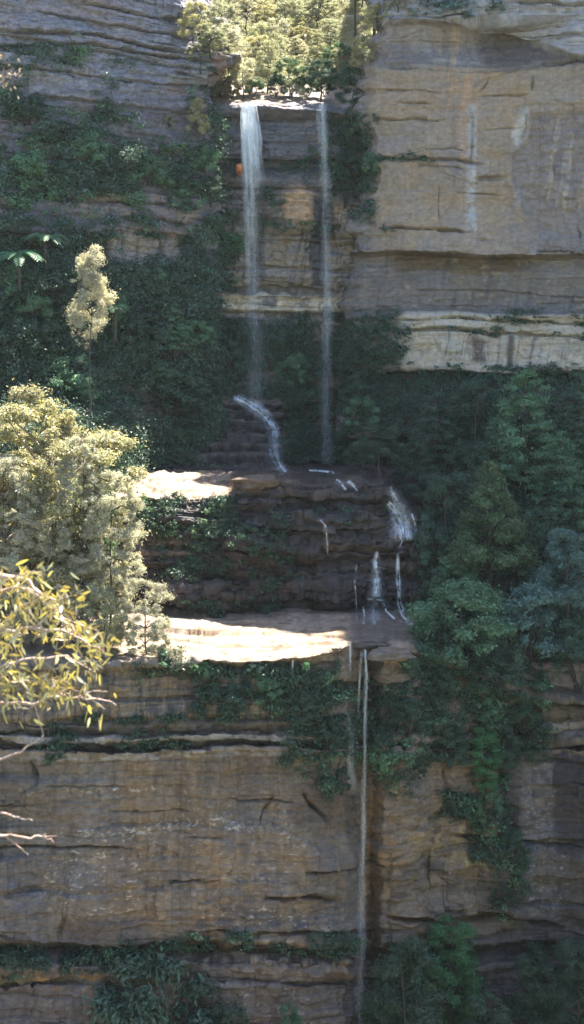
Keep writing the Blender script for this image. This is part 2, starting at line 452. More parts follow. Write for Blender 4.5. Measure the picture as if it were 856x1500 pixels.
for k, (pts, w, d, lp) in enumerate([([(-20, 44), (60, 46), (150, 53), (210, 66), (290, 78)], 2.2, .9, .35), ([(50, 12), (110, 25), (200, 42), (280, 50)], 1.8, .6, .2),
                                 ([(-20, 68), (60, 62), (130, 66), (240, 80), (320, 88)], 2.2, .8, .3), ([(-20, 95), (60, 98), (140, 112), (230, 122), (326, 130)], 2.2, .6, .2),
                                 ([(100, 2), (180, 14), (270, 34)], 1.6, .5, .2), ([(20, 140), (150, 152), (300, 168)], 2, .4, .2), ([(230, 22), (290, 30), (330, 52)], 2.4, .9, .4),
                                 ([(250, 104), (300, 112), (332, 104)], 3, 1.1, .4), ([(0, 285), (110, 292), (250, 300)], 2.5, .6, .3), ([(150, 318), (290, 326)], 2, .5, .2), ([(-20, 175), (90, 186), (220, 205)], 2, .4, 0)]):
    D += crack(px, py, pts, w, d, 40 + k, lip=lp)
for k, (pts, w, d) in enumerate([([(178, 335), (182, 385)], 1.5, .4), ([(205, 340), (203, 385)], 1.8, .45), ([(232, 338), (236, 380)], 1.5, .35), ([(160, 345), (150, 372)], 1.2, .4)]):
    D += vcrack(px, py, pts, w, d, k)
C = np.zeros(px.shape + (3,)) + np.array((0.245, 0.24, 0.265))
C = mixc(C, sst(.05, .45, f.lo), (0.28, 0.245, 0.25))
C = mixc(C, sst(.1, .4, f.bed) * (1 - sst(160, 200, py)), (0.15, 0.145, 0.155), .8)
C = mixc(C, sst(.3, .5, f.bed - .2 * f.mid) * (1 - sst(110, 130, py)), (0.38, 0.385, 0.42), .6)
C = mixc(C, sst(125, 175, py + 2 * f.wy), (0.16, 0.145, 0.155), .9)
C = mixc(C, f.box(100, 290, 285, 322, 6) * sst(-.2, .2, f.mid + .2), (0.25, 0.205, 0.18))
C = mixc(C, f.box(138, 268, 336, 388, 5) * sst(-.5, -.1, f.streak + .2), (0.30, 0.26, 0.225))
C = mixc(C, f.box(138, 268, 336, 388, 5) * sst(.15, .4, f.streak), (0.11, 0.10, 0.10), .8)
C = mixc(C, f.box(200, 330, 70, 135, 8) * sst(.0, .3, f.lo + .2), (0.2, 0.15, 0.125), .7)
C = mixc(C, f.ell(322, 100, 16, 22), (0.27, 0.16, 0.11), .8)
C = mixc(C, f.box(160, 330, 385, 560, 8), (0.10, 0.09, 0.08))
C = mixc(C, f.box(200, 300, 400, 480, 6) * sst(.25, .45, f.mid), (0.30, 0.255, 0.215), .85)
C = mixc(C, sst(520, 560, py) + (1 - sst(150, 170, px)) * sst(330, 350, py), (0.07, 0.065, 0.05))
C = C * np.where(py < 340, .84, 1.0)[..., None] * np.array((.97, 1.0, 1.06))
C *= (1 + 0.25 * f.hi + 0.08 * f.fine_streak)[..., None]
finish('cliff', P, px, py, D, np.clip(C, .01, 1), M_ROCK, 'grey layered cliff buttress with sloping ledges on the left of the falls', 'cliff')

# ================================================================== 3. tall tan buttress on the right
cols = np.concatenate([np.arange(440, 522, 2.5), np.arange(522, 877, 1.35), np.arange(877, 2000, 14)])


def st_right(u, dp, w, top, hollow=0.0):
    return (u, [(dp, 640, w - 1.5), (dp, 600, w - 1), (dp, 548, w + .6), (dp, 543, w - .7), (dp, 505, w - .5), (dp, 468, w - .4), (dp, 462, w - .4), (dp, 456, w + 1.2), (dp, 402, w + 1.5), (dp, 378, w + 2.3), (dp, 370, w - .7),
                (dp, 300, w), (dp, 200, w), (dp, 100, w + .4), (dp, 92, w + .4 + hollow * .3), (dp, 60, w + .5 + hollow), (dp, 36, w + .5 + hollow * .6), (dp, 26, w + .5), (dp, top + 14, w + 1), (dp, top, w + 1.8), (dp, top - 14, w + 5), (dp, top - 60, w + 50)])


P, px, py = sweep([st_right(440, 100, 170, -20), st_right(480, 50, 152, 0), st_right(508, 16, 143.5, 8), st_right(522, 6, 140.5, 12), st_right(545, 0, 139.2, 6, .8), st_right(562, 0, 138.6, -110, 1.1), st_right(580, 0, 138, -230, 1.5),
                   st_right(640, 0, 137, -270, 2.2), st_right(740, 0, 136, -330, 2.6), st_right(796, 0, 135.3, -340, 1.2), st_right(842, 0, 135, -640, 0), st_right(1100, 0, 134, -720, 0), st_right(2000, 0, 128, -720, 0)], cols, 5, .8, 3,
              xwob=lambda y, u: (16 * fbm(y * .016, 0 * y + 5, 75, 4) + 6 * vn(y * .08, 0 * y + 4, 76) + 20 * (1 - sst(25, 105, y)) * sst(-60, -5, y) + 16 * sst(150, 210, y) * (1 - sst(270, 320, y)) - 20 * sst(300, 330, y)) * (1 - sst(525, 585, u)))
n = grid_normals(P); face = np.clip(np.hypot(n[..., 0], n[..., 1]) * 1.3 - 0.25, 0, 1)
f = Field(px, py, P, 300)
smooth = f.box(545, 870, 95, 372, 12)
D = (strata(P, -0.01, 2.1, 0.30, 51, blocks=5, groove=.3) * (1 - .65 * smooth) + strata(P, -.01, 0.7, 0.10, 52, blocks=5, groove=.3) * (1 - .55 * smooth) + 0.3 * fbm(P[..., 0] * .25, P[..., 2] * .3, 53, 5) + .7 * fbm(P[..., 0] * .08, P[..., 2] * .1, 55, 3)) * (0.2 + 0.8 * face)
D += (0.07 + .05 * f.box(760, 900, 160, 375)) * fbm(P[..., 0] * 2.0, P[..., 2] * 2.6 + P[..., 1], 54, 4)
for k, (pts, w, d, lp) in enumerate([([(548, 132), (600, 130), (650, 134)], 1.5, .5, 0), ([(572, 148), (634, 151)], 1.6, .6, .0), ([(548, 175), (600, 174), (655, 177)], 2, .6, .1), ([(540, 230), (600, 232), (715, 239)], 2.2, .8, .15),
                                 ([(690, 262), (745, 258)], 2.6, .6, .1), ([(550, 334), (620, 336), (690, 339)], 2.4, .9, .2), ([(660, 281), (740, 284)], 1.5, .5, 0), ([(600, 245), (690, 248)], 1.4, .4, 0),
                                 ([(780, 364), (870, 366)], 2, .6, 0), ([(690, 348), (730, 350)], 1.5, .4, 0), ([(690, 136), (780, 137)], 1.3, .45, 0), ([(600, 221), (690, 220)], 1.3, .35, 0),
                                 ([(560, 95), (660, 100), (760, 96), (870, 88)], 2, .6, .1), ([(740, 8), (800, 6), (870, 10)], 2, .7, .3), ([(760, 50), (860, 55)], 1.8, .5, .2), ([(620, 20), (700, 22)], 2, .8, .3),
                                 ([(575, 470), (700, 466), (870, 474)], 2.2, .8, .2), ([(580, 486), (700, 484), (870, 494)], 2.4, .8, .2), ([(600, 428), (700, 424), (870, 436)], 1.5, .4, 0), ([(700, 185), (780, 186)], 1., .3, 0)]):
    D += crack(px, py, pts, w, d, 60 + k, lip=lp)
for k, (pts, w, d) in enumerate([([(783, 108), (778, 137)], 1.6, .55), ([(716, 106), (697, 136)], 1.4, .4), ([(690, 160), (687, 250)], 2.2, .35), ([(772, 160), (762, 215)], 1.5, .35), ([(643, 270), (643, 330)], 1.2, .3), ([(848, 320), (852, 352)], 1.4, .4)]):
    D += vcrack(px, py, pts, w, d, 20 + k)
ytop = np.interp(px, [500, 540, 640, 700, 760, 800, 850, 900], [30, 36, 26, 32, 52, 72, 86, 90]) + .6 * f.wy
ybot = np.interp(px, [500, 560, 640, 700, 760, 900], [84, 98, 92, 90, 95, 88]) + .5 * f.wy
hol = sst(-3, 3, py - ytop) * (1 - sst(-6, 6, py - ybot))
D += 0.9 * (1 - sst(-2.5, 2.5, py - ytop)) * sst(600, 700, px) * sst(-30, 0, py)
D += facets(P, 4.5, 3.2, .08, 631, .3, .2) * face + facets(P, 1.3, .7, .09, 632) * face * f.box(745, 1000, 165, 370, 10) + facets(P, 1.6, .7, .1, 633) * face * (1 - smooth)
# the rough patch low on the right sits a little back from the smooth face
D -= 0.45 * sst(0, 14, px - (745 + 0.35 * np.abs(py - 260) + f.wx * 1.5)) * f.box(700, 1000, 165, 370, 6)
C = np.zeros(px.shape + (3,)) + np.array((0.255, 0.24, 0.235))
C = mixc(C, f.box(535, 900, 95, 372, 10), (0.30, 0.242, 0.185))
C = mixc(C, f.box(535, 900, 95, 372, 10) * sst(-.1, .5, f.lo), (0.265, 0.228, 0.20), .9)
C = mixc(C, f.box(535, 900, 95, 372, 10) * sst(.2, .5, f.mid), (0.325, 0.25, 0.175), .7)
C = mixc(C, f.box(640, 700, 95, 170, 8) * sst(.0, .3, f.streak), (0.40, 0.27, 0.18), .7)
C = mixc(C, f.ell(680, 205, 8, 40) * 1.0, (0.36, 0.26, 0.2), .6)
C = mixc(C, f.box(683, 697, 150, 335, 3, .3) * sst(-.5, -.1, f.mid), (0.40, 0.41, 0.40), .85)
C = mixc(C, f.ell(765, 200, 9, 45) + f.ell(760, 250, 10, 40), (0.42, 0.42, 0.41), .8)
C = mixc(C, sst(-4, 10, px - (745 + 0.35 * np.abs(py - 260) + f.wx * 1.5)) * f.box(700, 1000, 165, 372, 6), (0.215, 0.19, 0.177), .9)
C = mixc(C, f.box(770, 900, 168, 300, 8) * sst(.05, .4, f.streak), (0.34, 0.29, 0.235), .8)
C = mixc(C, f.box(780, 900, 165, 300, 10) * sst(.1, .4, f.mid), (0.15, 0.14, 0.145), .7)
C = mixc(C, hol, (0.185, 0.165, 0.162))
C = mixc(C, hol * sst(-.1, .3, f.lo + .2 * f.mid) * (1 - sst(690, 720, px)), (0.245, 0.228, 0.23), .8)
C = mixc(C, hol * sst(690, 720, px), (0.115, 0.103, 0.102), .85)
C = mixc(C, f.box(645, 690, 36, 92, 6) * sst(.0, .3, f.streak), (0.36, 0.28, 0.2), .8)
up_ = 1 - sst(-3, 4, py - ytop)
C = mixc(C, up_, (0.29, 0.295, 0.325))
C = mixc(C, up_ * sst(.1, .4, f.bed), (0.17, 0.165, 0.17), .8)
C = mixc(C, f.box(480, 900, 374, 402, 4, .6) * sst(545, 600, px + f.wx) * (1 - sst(740, 830, px + f.wx)), (0.15, 0.115, 0.075))
C = mixc(C, f.box(640, 740, 386, 404, 4) * sst(.0, .3, f.mid), (0.27, 0.21, 0.13), .8)
C = mixc(C, f.box(480, 1200, 402, 458, 4, .5), (0.17, 0.157, 0.148))
C = mixc(C, f.box(480, 1200, 378, 460, 4, .5) * sst(.3, .5, f.mid + .3 * f.hi), (0.30, 0.25, 0.185), .7)
C = mixc(C, f.box(700, 1200, 340, 402, 6) * sst(770, 850, px + 2 * f.wx), (0.21, 0.19, 0.178), .8)
C = mixc(C, f.box(480, 1200, 372, 460, 4) * sst(.25, .5, f.streak), (0.09, 0.088, 0.09), .6)
C = mixc(C, sst(458, 464, py), (0.42, 0.375, 0.295))
C = mixc(C, sst(458, 464, py) * sst(.2, .5, f.mid), (0.33, 0.28, 0.22), .7)
C = mixc(C, f.box(575, 700, 462, 486, 4) * sst(-.1, .3, f.mid), (0.36, 0.36, 0.35), .7)
C = mixc(C, f.box(690, 716, 490, 530, 6, .6) * sst(-.2, .25, f.fine_streak + .2 * f.mid), (0.085, 0.07, 0.07), .85)
C = mixc(C, f.box(743, 751, 488, 536, 3, .5), (0.075, 0.06, 0.06), .85)
C = mixc(C, f.box(575, 900, 488, 530, 4) * sst(.25, .5, f.streak), (0.17, 0.14, 0.13), .7)
C = mixc(C, sst(541, 549, py + .4 * f.wy), (0.10, 0.075, 0.06))
C = mixc(C, f.box(480, 585, 455, 640, 8), (0.10, 0.095, 0.08), .8)
C = mixc(C, (1 - sst(535, 552, px + f.wx)) * sst(95, 110, py), (0.20, 0.18, 0.165), .6)
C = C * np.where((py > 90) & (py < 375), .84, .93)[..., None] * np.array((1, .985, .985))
C *= (1 + 0.2 * f.hi + 0.05 * f.bed + .04 * f.fine_streak)[..., None]
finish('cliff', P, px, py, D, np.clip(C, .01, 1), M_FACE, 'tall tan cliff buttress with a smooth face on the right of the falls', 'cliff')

# ================================================================== 4. dark stepped rock terrace in the middle
cols = np.arange(120, 668, 1.35)


def st_mid(u, top, Yt, k=.62, drop=0.0):
    """top = row of the front edge"""
    b = 905 + drop
    lerp = lambda a: top + (b - top) * a
    return (u, [(0, b + 14, 118.0), (0, b - 4, 119.0), (0, b - 22, 119.7), (0, lerp(.80), 118.6), (0, lerp(.74), 118.4), (0, lerp(.66), 119.0), (0, lerp(.58), 119.4), (0, lerp(.52), 118.9), (0, lerp(.44), 119.2), (0, lerp(.40), 119.8),
                (0, lerp(.26), 119.7), (0, lerp(.18), 120.3), (0, lerp(.12), 120.4), (0, top + 3, Yt - .4), (0, top, Yt), (0, top - 14 * k, Yt + 3.2), (0, top - 24 * k, Yt + 6.2), (0, top - 33 * k, Yt + 9), (0, top - 40 * k, Yt + 12.5)])


P, px, py = sweep([st_mid(120, 734, 121.4, 1), st_mid(240, 729, 121.6, 1), st_mid(335, 727, 121.8, .95), st_mid(346, 716, 121.4), st_mid(410, 708, 121.4), st_mid(480, 705, 121.6), st_mid(555, 712, 121.6), st_mid(580, 730, 121.2), st_mid(610, 752, 120.6), st_mid(640, 800, 119.6), st_mid(668, 850, 119.2)], cols, 6.0, 1.0, 4)
n = grid_normals(P); face = np.clip(np.abs(n[..., 1]) * 1.4 - 0.2, 0, 1)
f = Field(px, py, P, 400)
D = (strata(P, 0.02, 1.05, 0.55, 71, blocks=2.2, warp=.6, sharp=.06, groove=.6) + strata(P, 0.02, 0.36, 0.24, 72, blocks=3, warp=.5, sharp=.1, groove=.6)) * (0.35 + 0.65 * face) + 0.16 * fbm(P[..., 0] * .5, P[..., 2] * .7 + P[..., 1] * .4, 73, 5)
D += 0.12 * fbm(P[..., 0] * 2, P[..., 2] * 3 + P[..., 1], 74, 4)
D += .12 * strata(P * 1.0 + np.stack([P[..., 0] * 0, P[..., 0] * 0, .16 * P[..., 1]], -1), 0.02, .35, 1, 75) * (1 - face)
for k, (pts, w, d, lp) in enumerate([([(240, 884), (330, 892), (520, 896)], 7, 1.4, .5), ([(420, 862), (470, 880), (540, 898)], 4, 1.0, .4), ([(230, 770), (400, 778), (560, 772)], 3, .7, .4), ([(220, 800), (420, 812), (600, 806)], 3.5, .9, .5),
                                 ([(260, 845), (460, 850)], 3, .7, .4), ([(340, 730), (460, 734), (570, 738)], 3, .7, .3), ([(345, 748), (430, 752)], 2, .5, .3), ([(460, 788), (620, 792)], 3, .7, .5), ([(510, 818), (620, 815)], 3, .8, .4)]):
    D += crack(px, py, pts, w, d, 80 + k, lip=lp)
D += (facets(P, 1.7, .8, .26, 641) + facets(P, .7, .3, .1, 642)) * (.3 + .7 * face)
top_m = np.clip(n[..., 2] * np.sign(n[..., 2].mean() + 1e-9), 0, 1)
C = np.zeros(px.shape + (3,)) + np.array((0.085, 0.072, 0.066))
C = mixc(C, sst(.0, .4, f.bed), (0.135, 0.11, 0.092), .8)
C = mixc(C, sst(.2, .5, f.lo + .3 * f.bed), (0.075, 0.072, 0.08), .8)
C = mixc(C, f.box(245, 330, 850, 885, 8), (0.13, 0.115, 0.125), .8)
C = mixc(C, f.box(420, 560, 838, 895, 8), (0.105, 0.09, 0.088), .7)
C = mixc(C, f.band([(235, 790), (330, 796), (470, 806), (620, 800)], 5) * sst(-.2, .2, f.mid), (0.19, 0.15, 0.12), .7)
C = mixc(C, f.box(330, 430, 688, 728, 5), (0.20, 0.16, 0.125), .8)
C = mixc(C, f.box(430, 560, 695, 722, 5) * sst(-.1, .3, f.mid + .1), (0.16, 0.135, 0.11), .8)
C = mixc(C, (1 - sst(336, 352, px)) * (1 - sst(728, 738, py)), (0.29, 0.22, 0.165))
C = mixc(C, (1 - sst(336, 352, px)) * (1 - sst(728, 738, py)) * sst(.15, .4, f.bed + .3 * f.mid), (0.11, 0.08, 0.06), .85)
C = mixc(C, f.box(600, 660, 770, 800, 5), (0.17, 0.14, 0.12), .8)
C = mixc(C, (1 - sst(260, 300, px)) * f.box(120, 300, 790, 815, 4), (0.33, 0.25, 0.18), .8)
C = mixc(C, f.box(200, 560, 735, 905, 8) * sst(.1, .5, f.streak + .2 * f.mid), (0.045, 0.055, 0.03), .55)
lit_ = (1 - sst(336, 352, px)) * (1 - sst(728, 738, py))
C = C * (.52 + .48 * lit_)[..., None] * np.array((1.0, .97, .95))  # sunlit rim strip kept bright in the colour, the rest painted darker
C *= (1 + 0.3 * f.hi + 0.2 * f.bed)[..., None]
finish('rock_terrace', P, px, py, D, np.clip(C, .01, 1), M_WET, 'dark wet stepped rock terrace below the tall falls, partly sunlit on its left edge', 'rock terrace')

# ================================================================== 5. lower cliff with the sunlit shelf on top, wooded slope on its right
cols = np.concatenate([np.arange(-1000, -20, 14), IN_COLS, np.arange(877, 2000, 14)])


def st_low(u, e, Ye, back=(893, 119.6), slope=None, foot=0.0, rec=1.0):
    """e = row of the shelf's front edge, Ye its depth"""
    slope = slope or [(800, 134), (690, 148), (600, 153), (520, 158)]
    b = Ye + foot
    return (u, [(0, 1820, b - 24), (0, 1700, b - 12), (0, 1600, b - 3.5), (0, 1500, b - 1.6), (0, 1445, b - 1.3), (0, 1440, b - .5), (0, 1412, b - .9), (0, 1408, b + .2), (0, 1388, b + 1.5 * rec), (0, 1380, b - .3), (0, 1300, b), (0, 1200, b), (0, 1104, b - .2), (0, 1100, b - .5),
                (0, 1096, b + 1.1 * rec), (0, 1090, b + 1.1 * rec), (0, 1086, b + .1), (0, 1078, b + .2), (0, 1073, b + 1.2 * rec), (0, 1060, b + .5), (0, 1053, b + .9), (0, 1046, b + .6), (0, e + 30, b + .4), (0, e + 10, b + .6), (0, e + 3, Ye - .1), (0, e, Ye + .2), (0, e - 9, Ye + 1.8),
                (0, back[0] + (e - back[0]) * .5, (back[1] + Ye) / 2), (0, *back)] + [(0, *s) for s in slope])


rs = [(800, 122.5), (690, 128), (600, 133), (535, 138)]
P, px, py = sweep([st_low(-1000, 972, 98, (895, 114)), st_low(-100, 972, 101.5, (895, 115)), st_low(120, 970, 103, (895, 118)), st_low(250, 966, 104), st_low(350, 969, 104), st_low(440, 966, 104.5), st_low(505, 948, 105.5), st_low(520, 940, 107.5), st_low(545, 938, 109), st_low(562, 950, 107), st_low(600, 952, 107.5),
                   st_low(625, 960, 110, (900, 117.5), [(800, 125), (690, 132), (600, 138), (535, 142)], 0), st_low(700, 985, 111, (900, 117), rs, .5), st_low(780, 1010, 111.5, (900, 117), rs, .8), st_low(880, 1020, 111, (900, 116.5), rs, .5), st_low(1100, 1010, 109, (900, 115), rs), st_low(2000, 1000, 104, (900, 112), rs)], cols, 6.0, 1.0, 5)
n = grid_normals(P); face = np.clip(np.hypot(n[..., 0], n[..., 1]) * 1.4 - 0.3, 0, 1)
f = Field(px, py, P, 500)
calm = f.box(60, 520, 1108, 1375, 14)
D = (strata(P, 0.0, 2.0, 0.34, 91, blocks=4) * (1 - .55 * calm) + strata(P, 0.0, 0.6, 0.17, 92, blocks=3) * (1 - .35 * calm)) * face + .7 * fbm(P[..., 0] * .09, P[..., 2] * .13, 96, 3) * face + 0.3 * fbm(P[..., 0] * .35, P[..., 2] * .4, 93, 5) * (0.3 + .7 * face)
D += 0.09 * fbm(P[..., 0] * 2.2, P[..., 2] * 2.8 + P[..., 1], 94, 4) * (.5 + .5 * face)
# bedding laid bare on the shelf's top
lay = P.copy(); lay[..., 2] = P[..., 2] + 0.22 * (P[..., 1] - 110)
D += 0.2 * strata(lay, 0.05, .38, 1, 95, blocks=5) * (1 - face) * (1 - sst(600, 640, px))
for k, (pts, w, d, lp) in enumerate([([(-20, 1242), (60, 1238), (200, 1236)], 2.2, .6, .2), ([(-20, 1060), (50, 1056), (90, 1062)], 3, .6, .3), ([(270, 1226), (335, 1230)], 2, .5, .0), ([(240, 1288), (320, 1292)], 2, .5, .1), ([(440, 1160), (485, 1210)], 6, 1.0, .3),
                                 ([(520, 1270), (440, 1275)][::-1], 4, 1.0, .5), ([(380, 1315), (450, 1310), (500, 1318)], 4, .9, .4), ([(285, 1288), (330, 1290)], 2, .5, .2), ([(270, 1365), (420, 1366), (560, 1358)], 3, .6, .3), ([(560, 1338), (640, 1350), (720, 1340), (830, 1362)], 5, 1.2, .5),
                                 ([(290, 1412), (400, 1414), (560, 1412)], 3, .9, .3), ([(660, 1225), (760, 1232), (870, 1240)], 4, .8, .4), ([(780, 1090), (870, 1096)], 4, 1.2, .4), ([(700, 1420), (800, 1416)], 3, .8, .3), ([(10, 1440), (100, 1432)], 2.5, .6, .2), ([(60, 1145), (200, 1150)], 1.5, .3, .1),
                                 ([(150, 1186), (290, 1190)], 1.5, .35, .0), ([(330, 1175), (440, 1182)], 2, .4, .1), ([(480, 1000), (620, 1010)], 3, .6, .3)]):
    D += crack(px, py, pts, w, d, 110 + k, lip=lp)
for k, (pts, w, d) in enumerate([([(41, 1108), (48, 1125), (58, 1152)], 2.2, .6), ([(95, 1335), (86, 1382)], 3, .5), ([(400, 1165), (378, 1215)], 1.6, .45), ([(650, 1100), (655, 1200)], 4, .6), ([(745, 1040), (742, 1250)], 14, 1.4), ([(440, 1395), (446, 1412)], 2, .5), ([(378, 1210), (382, 1290)], 2, .25)]):
    D += vcrack(px, py, pts, w, d, 60 + k)
D += (facets(P, 4.6, 2.2, .13, 651, .3, .25) + facets(P, 1.5, .8, .10, 652) * (1 - .6 * calm)) * face
rough_r = f.box(560, 760, 1160, 1350, 20)
D += .35 * rough_r * fbm(P[..., 0] * .9 + P[..., 2] * .5, P[..., 2] * .8, 97, 4)
C = np.zeros(px.shape + (3,)) + np.array((0.265, 0.205, 0.15))
C = mixc(C, sst(.05, .5, f.lo), (0.225, 0.18, 0.138), .9)
C = mixc(C, (1 - sst(120, 190, px + 2 * f.wx)) * sst(1100, 1120, py), (0.215, 0.205, 0.19), .75)
C = mixc(C, f.box(300, 470, 1105, 1160, 10), (0.16, 0.135, 0.115), .8)
C = mixc(C, sst(.25, .55, f.bed + .3 * f.mid) * sst(1100, 1120, py), (0.15, 0.13, 0.115), .6)
C = mixc(C, f.box(0, 640, 1100, 1385, 5) * sst(.22, .5, f.streak), (0.15, 0.125, 0.105), .6)
C = mixc(C, f.box(40, 640, 1108, 1385, 8) * sst(.15, .4, f.fine_streak + .3 * f.streak), (0.13, 0.10, 0.08), .4)
C = mixc(C, f.box(60, 640, 1108, 1385, 8) * sst(.15, .4, -f.fine_streak + .3 * f.lo), (0.34, 0.265, 0.185), .3)
C = mixc(C, f.box(100, 420, 1230, 1375, 14) * sst(-.1, .35, f.lo), (0.31, 0.228, 0.155), .6)
C = mixc(C, f.box(-30, 420, 1105, 1375, 14) * sst(.05, .4, fbm(px * .02, py * .035, 571, 4)), (0.19, 0.165, 0.15), .65)
# stained band under the shelf
up = f.box(-300, 470, 965, 1056, 6)
C = mixc(C, up, (0.25, 0.205, 0.155))
C = mixc(C, up * sst(-.1, .3, f.fine_streak + .6 * f.streak), (0.11, 0.10, 0.095), .85)
C = mixc(C, up * sst(.2, .4, -f.fine_streak), (0.35, 0.28, 0.195), .6)
C = mixc(C, f.box(-300, 470, 1056, 1074, 3, .4), (0.15, 0.135, 0.125), .9)
C = mixc(C, f.box(-300, 470, 1074, 1090, 2.5, .4), (0.37, 0.335, 0.29), .85)
C = mixc(C, f.box(-300, 470, 1090, 1098, 2.5, .4), (0.07, 0.06, 0.055), .9)
C = mixc(C, f.box(-300, 430, 1100, 1110, 3, .5) * sst(-.3, .2, f.mid), (0.40, 0.40, 0.39), .7)
# lichen
lich = sst(.38, .52, f.hi) 
C = mixc(C, lich * f.ell(150, 1290, 75, 70, .6), (0.55, 0.53, 0.50), .85)
C = mixc(C, sst(.15, .4, f.hi) * (f.band([(110, 1218), (200, 1212), (320, 1208), (380, 1212)], 7) + f.band([(20, 1155), (120, 1153), (240, 1155)], 3.5)), (0.48, 0.47, 0.45), .75)
C = mixc(C, lich * f.box(250, 470, 1160, 1330, 20), (0.42, 0.40, 0.37), .5)
C = mixc(C, f.box(95, 170, 1270, 1312, 10) * sst(-.1, .3, f.mid), (0.13, 0.115, 0.115), .8)
C = mixc(C, f.box(-30, 60, 1240, 1380, 12) * sst(-.2, .3, f.mid), (0.145, 0.14, 0.15), .8)
C = mixc(C, f.box(95, 220, 1340, 1385, 6), (0.135, 0.115, 0.115), .7)
C = mixc(C, f.box(285, 500, 1310, 1366, 8) * sst(-.15, .25, f.mid + .2 * f.bed), (0.12, 0.115, 0.12), .85)
C = mixc(C, f.box(285, 500, 1325, 1366, 5) * lich, (0.45, 0.43, 0.42), .8)
# bottom ledges
C = mixc(C, sst(1384, 1392, py), (0.26, 0.215, 0.17))
C = mixc(C, sst(1384, 1392, py) * sst(.0, .35, f.streak), (0.12, 0.10, 0.095), .75)
C = mixc(C, f.box(-30, 150, 1440, 1520, 8), (0.17, 0.16, 0.165), .7)
C = mixc(C, f.box(60, 150, 1425, 1450, 5) * sst(-.1, .3, f.mid), (0.42, 0.27, 0.12), .7)
C = mixc(C, f.box(280, 560, 1414, 1520, 6), (0.19, 0.155, 0.135), .8)
C = mixc(C, f.box(280, 560, 1440, 1500, 6) * lich, (0.42, 0.37, 0.34), .8)
C = mixc(C, f.box(330, 560, 1370, 1412, 4) * sst(-.1, .3, f.mid), (0.34, 0.29, 0.235), .7)
# the wet strip behind the lower fall and the rusty streaks beside it
C = mixc(C, f.box(455, 540, 960, 1520, 10) * .55, (0.14, 0.125, 0.115))
C = mixc(C, f.box(527, 580, 1165, 1345, 7) * sst(-.25, .2, f.streak + .1), (0.33, 0.215, 0.115), .8)
C = mixc(C, f.box(600, 700, 1195, 1260, 8) * sst(-.1, .3, f.streak + .15), (0.37, 0.27, 0.15), .8)
C = mixc(C, f.box(545, 720, 1250, 1345, 12) * sst(-.3, .2, f.mid), (0.22, 0.165, 0.115), .6)
C = mixc(C, f.box(560, 720, 1200, 1350, 12) * sst(.1, .4, f.mid), (0.11, 0.095, 0.085), .75)
C = mixc(C, f.box(675, 720, 1252, 1268, 4), (0.42, 0.33, 0.17), .85)
C = mixc(C, f.box(430, 520, 1150, 1220, 10), (0.12, 0.09, 0.07), .7)
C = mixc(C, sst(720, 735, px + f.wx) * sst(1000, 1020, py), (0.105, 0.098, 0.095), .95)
C = mixc(C, f.box(762, 812, 1110, 1345, 9) * sst(-.4, .1, f.mid), (0.20, 0.185, 0.175), .85)
C = mixc(C, f.box(762, 830, 1110, 1345, 9) * lich, (0.36, 0.35, 0.34), .7)
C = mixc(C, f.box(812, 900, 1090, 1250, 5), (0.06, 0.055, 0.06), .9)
C = mixc(C, f.box(795, 900, 1055, 1078, 4, .6), (0.30, 0.27, 0.22), .9)
C = mixc(C, f.box(810, 900, 1086, 1108, 4, .6) * sst(-.2, .2, f.mid), (0.30, 0.24, 0.15), .8)
C = mixc(C, f.box(700, 900, 1005, 1052, 6), (0.13, 0.105, 0.075), .8)
C = mixc(C, f.box(560, 900, 1365, 1520, 8), (0.12, 0.11, 0.105), .8)
C = mixc(C, f.box(565, 640, 1060, 1050, 6), (0.27, 0.19, 0.11), .8)
C = mixc(C, f.box(590, 625, 1035, 1068, 6) + f.box(622, 640, 1088, 1108, 4), (0.30, 0.21, 0.12), .85)
C = mixc(C, f.box(690, 760, 1330, 1362, 6), (0.17, 0.13, 0.09), .8)
# shelf top, painted lighter where sunlit and darker at its shaded end, and above it
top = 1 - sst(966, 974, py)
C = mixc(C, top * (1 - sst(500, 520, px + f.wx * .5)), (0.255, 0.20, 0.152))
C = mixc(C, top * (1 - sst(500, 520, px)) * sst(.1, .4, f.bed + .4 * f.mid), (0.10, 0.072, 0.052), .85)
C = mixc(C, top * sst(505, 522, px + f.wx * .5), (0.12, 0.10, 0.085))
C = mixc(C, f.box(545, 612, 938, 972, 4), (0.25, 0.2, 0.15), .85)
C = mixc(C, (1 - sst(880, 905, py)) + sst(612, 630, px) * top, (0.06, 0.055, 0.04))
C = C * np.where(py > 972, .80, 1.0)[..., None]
C = mixc(C, f.box(-30, 900, 1105, 1385, 10) * sst(.2, .5, fbm(px * .03 + 3, py * .008, 577, 4)), (0.12, 0.105, 0.095), .5)
C *= (1 + 0.22 * f.hi + 0.14 * f.bed + .12 * f.fine_streak)[..., None]
finish('cliff', P, px, py, D, np.clip(C, .01, 1), M_SHELF, 'lower brown sandstone cliff with a broad sunlit shelf on top', 'cliff')

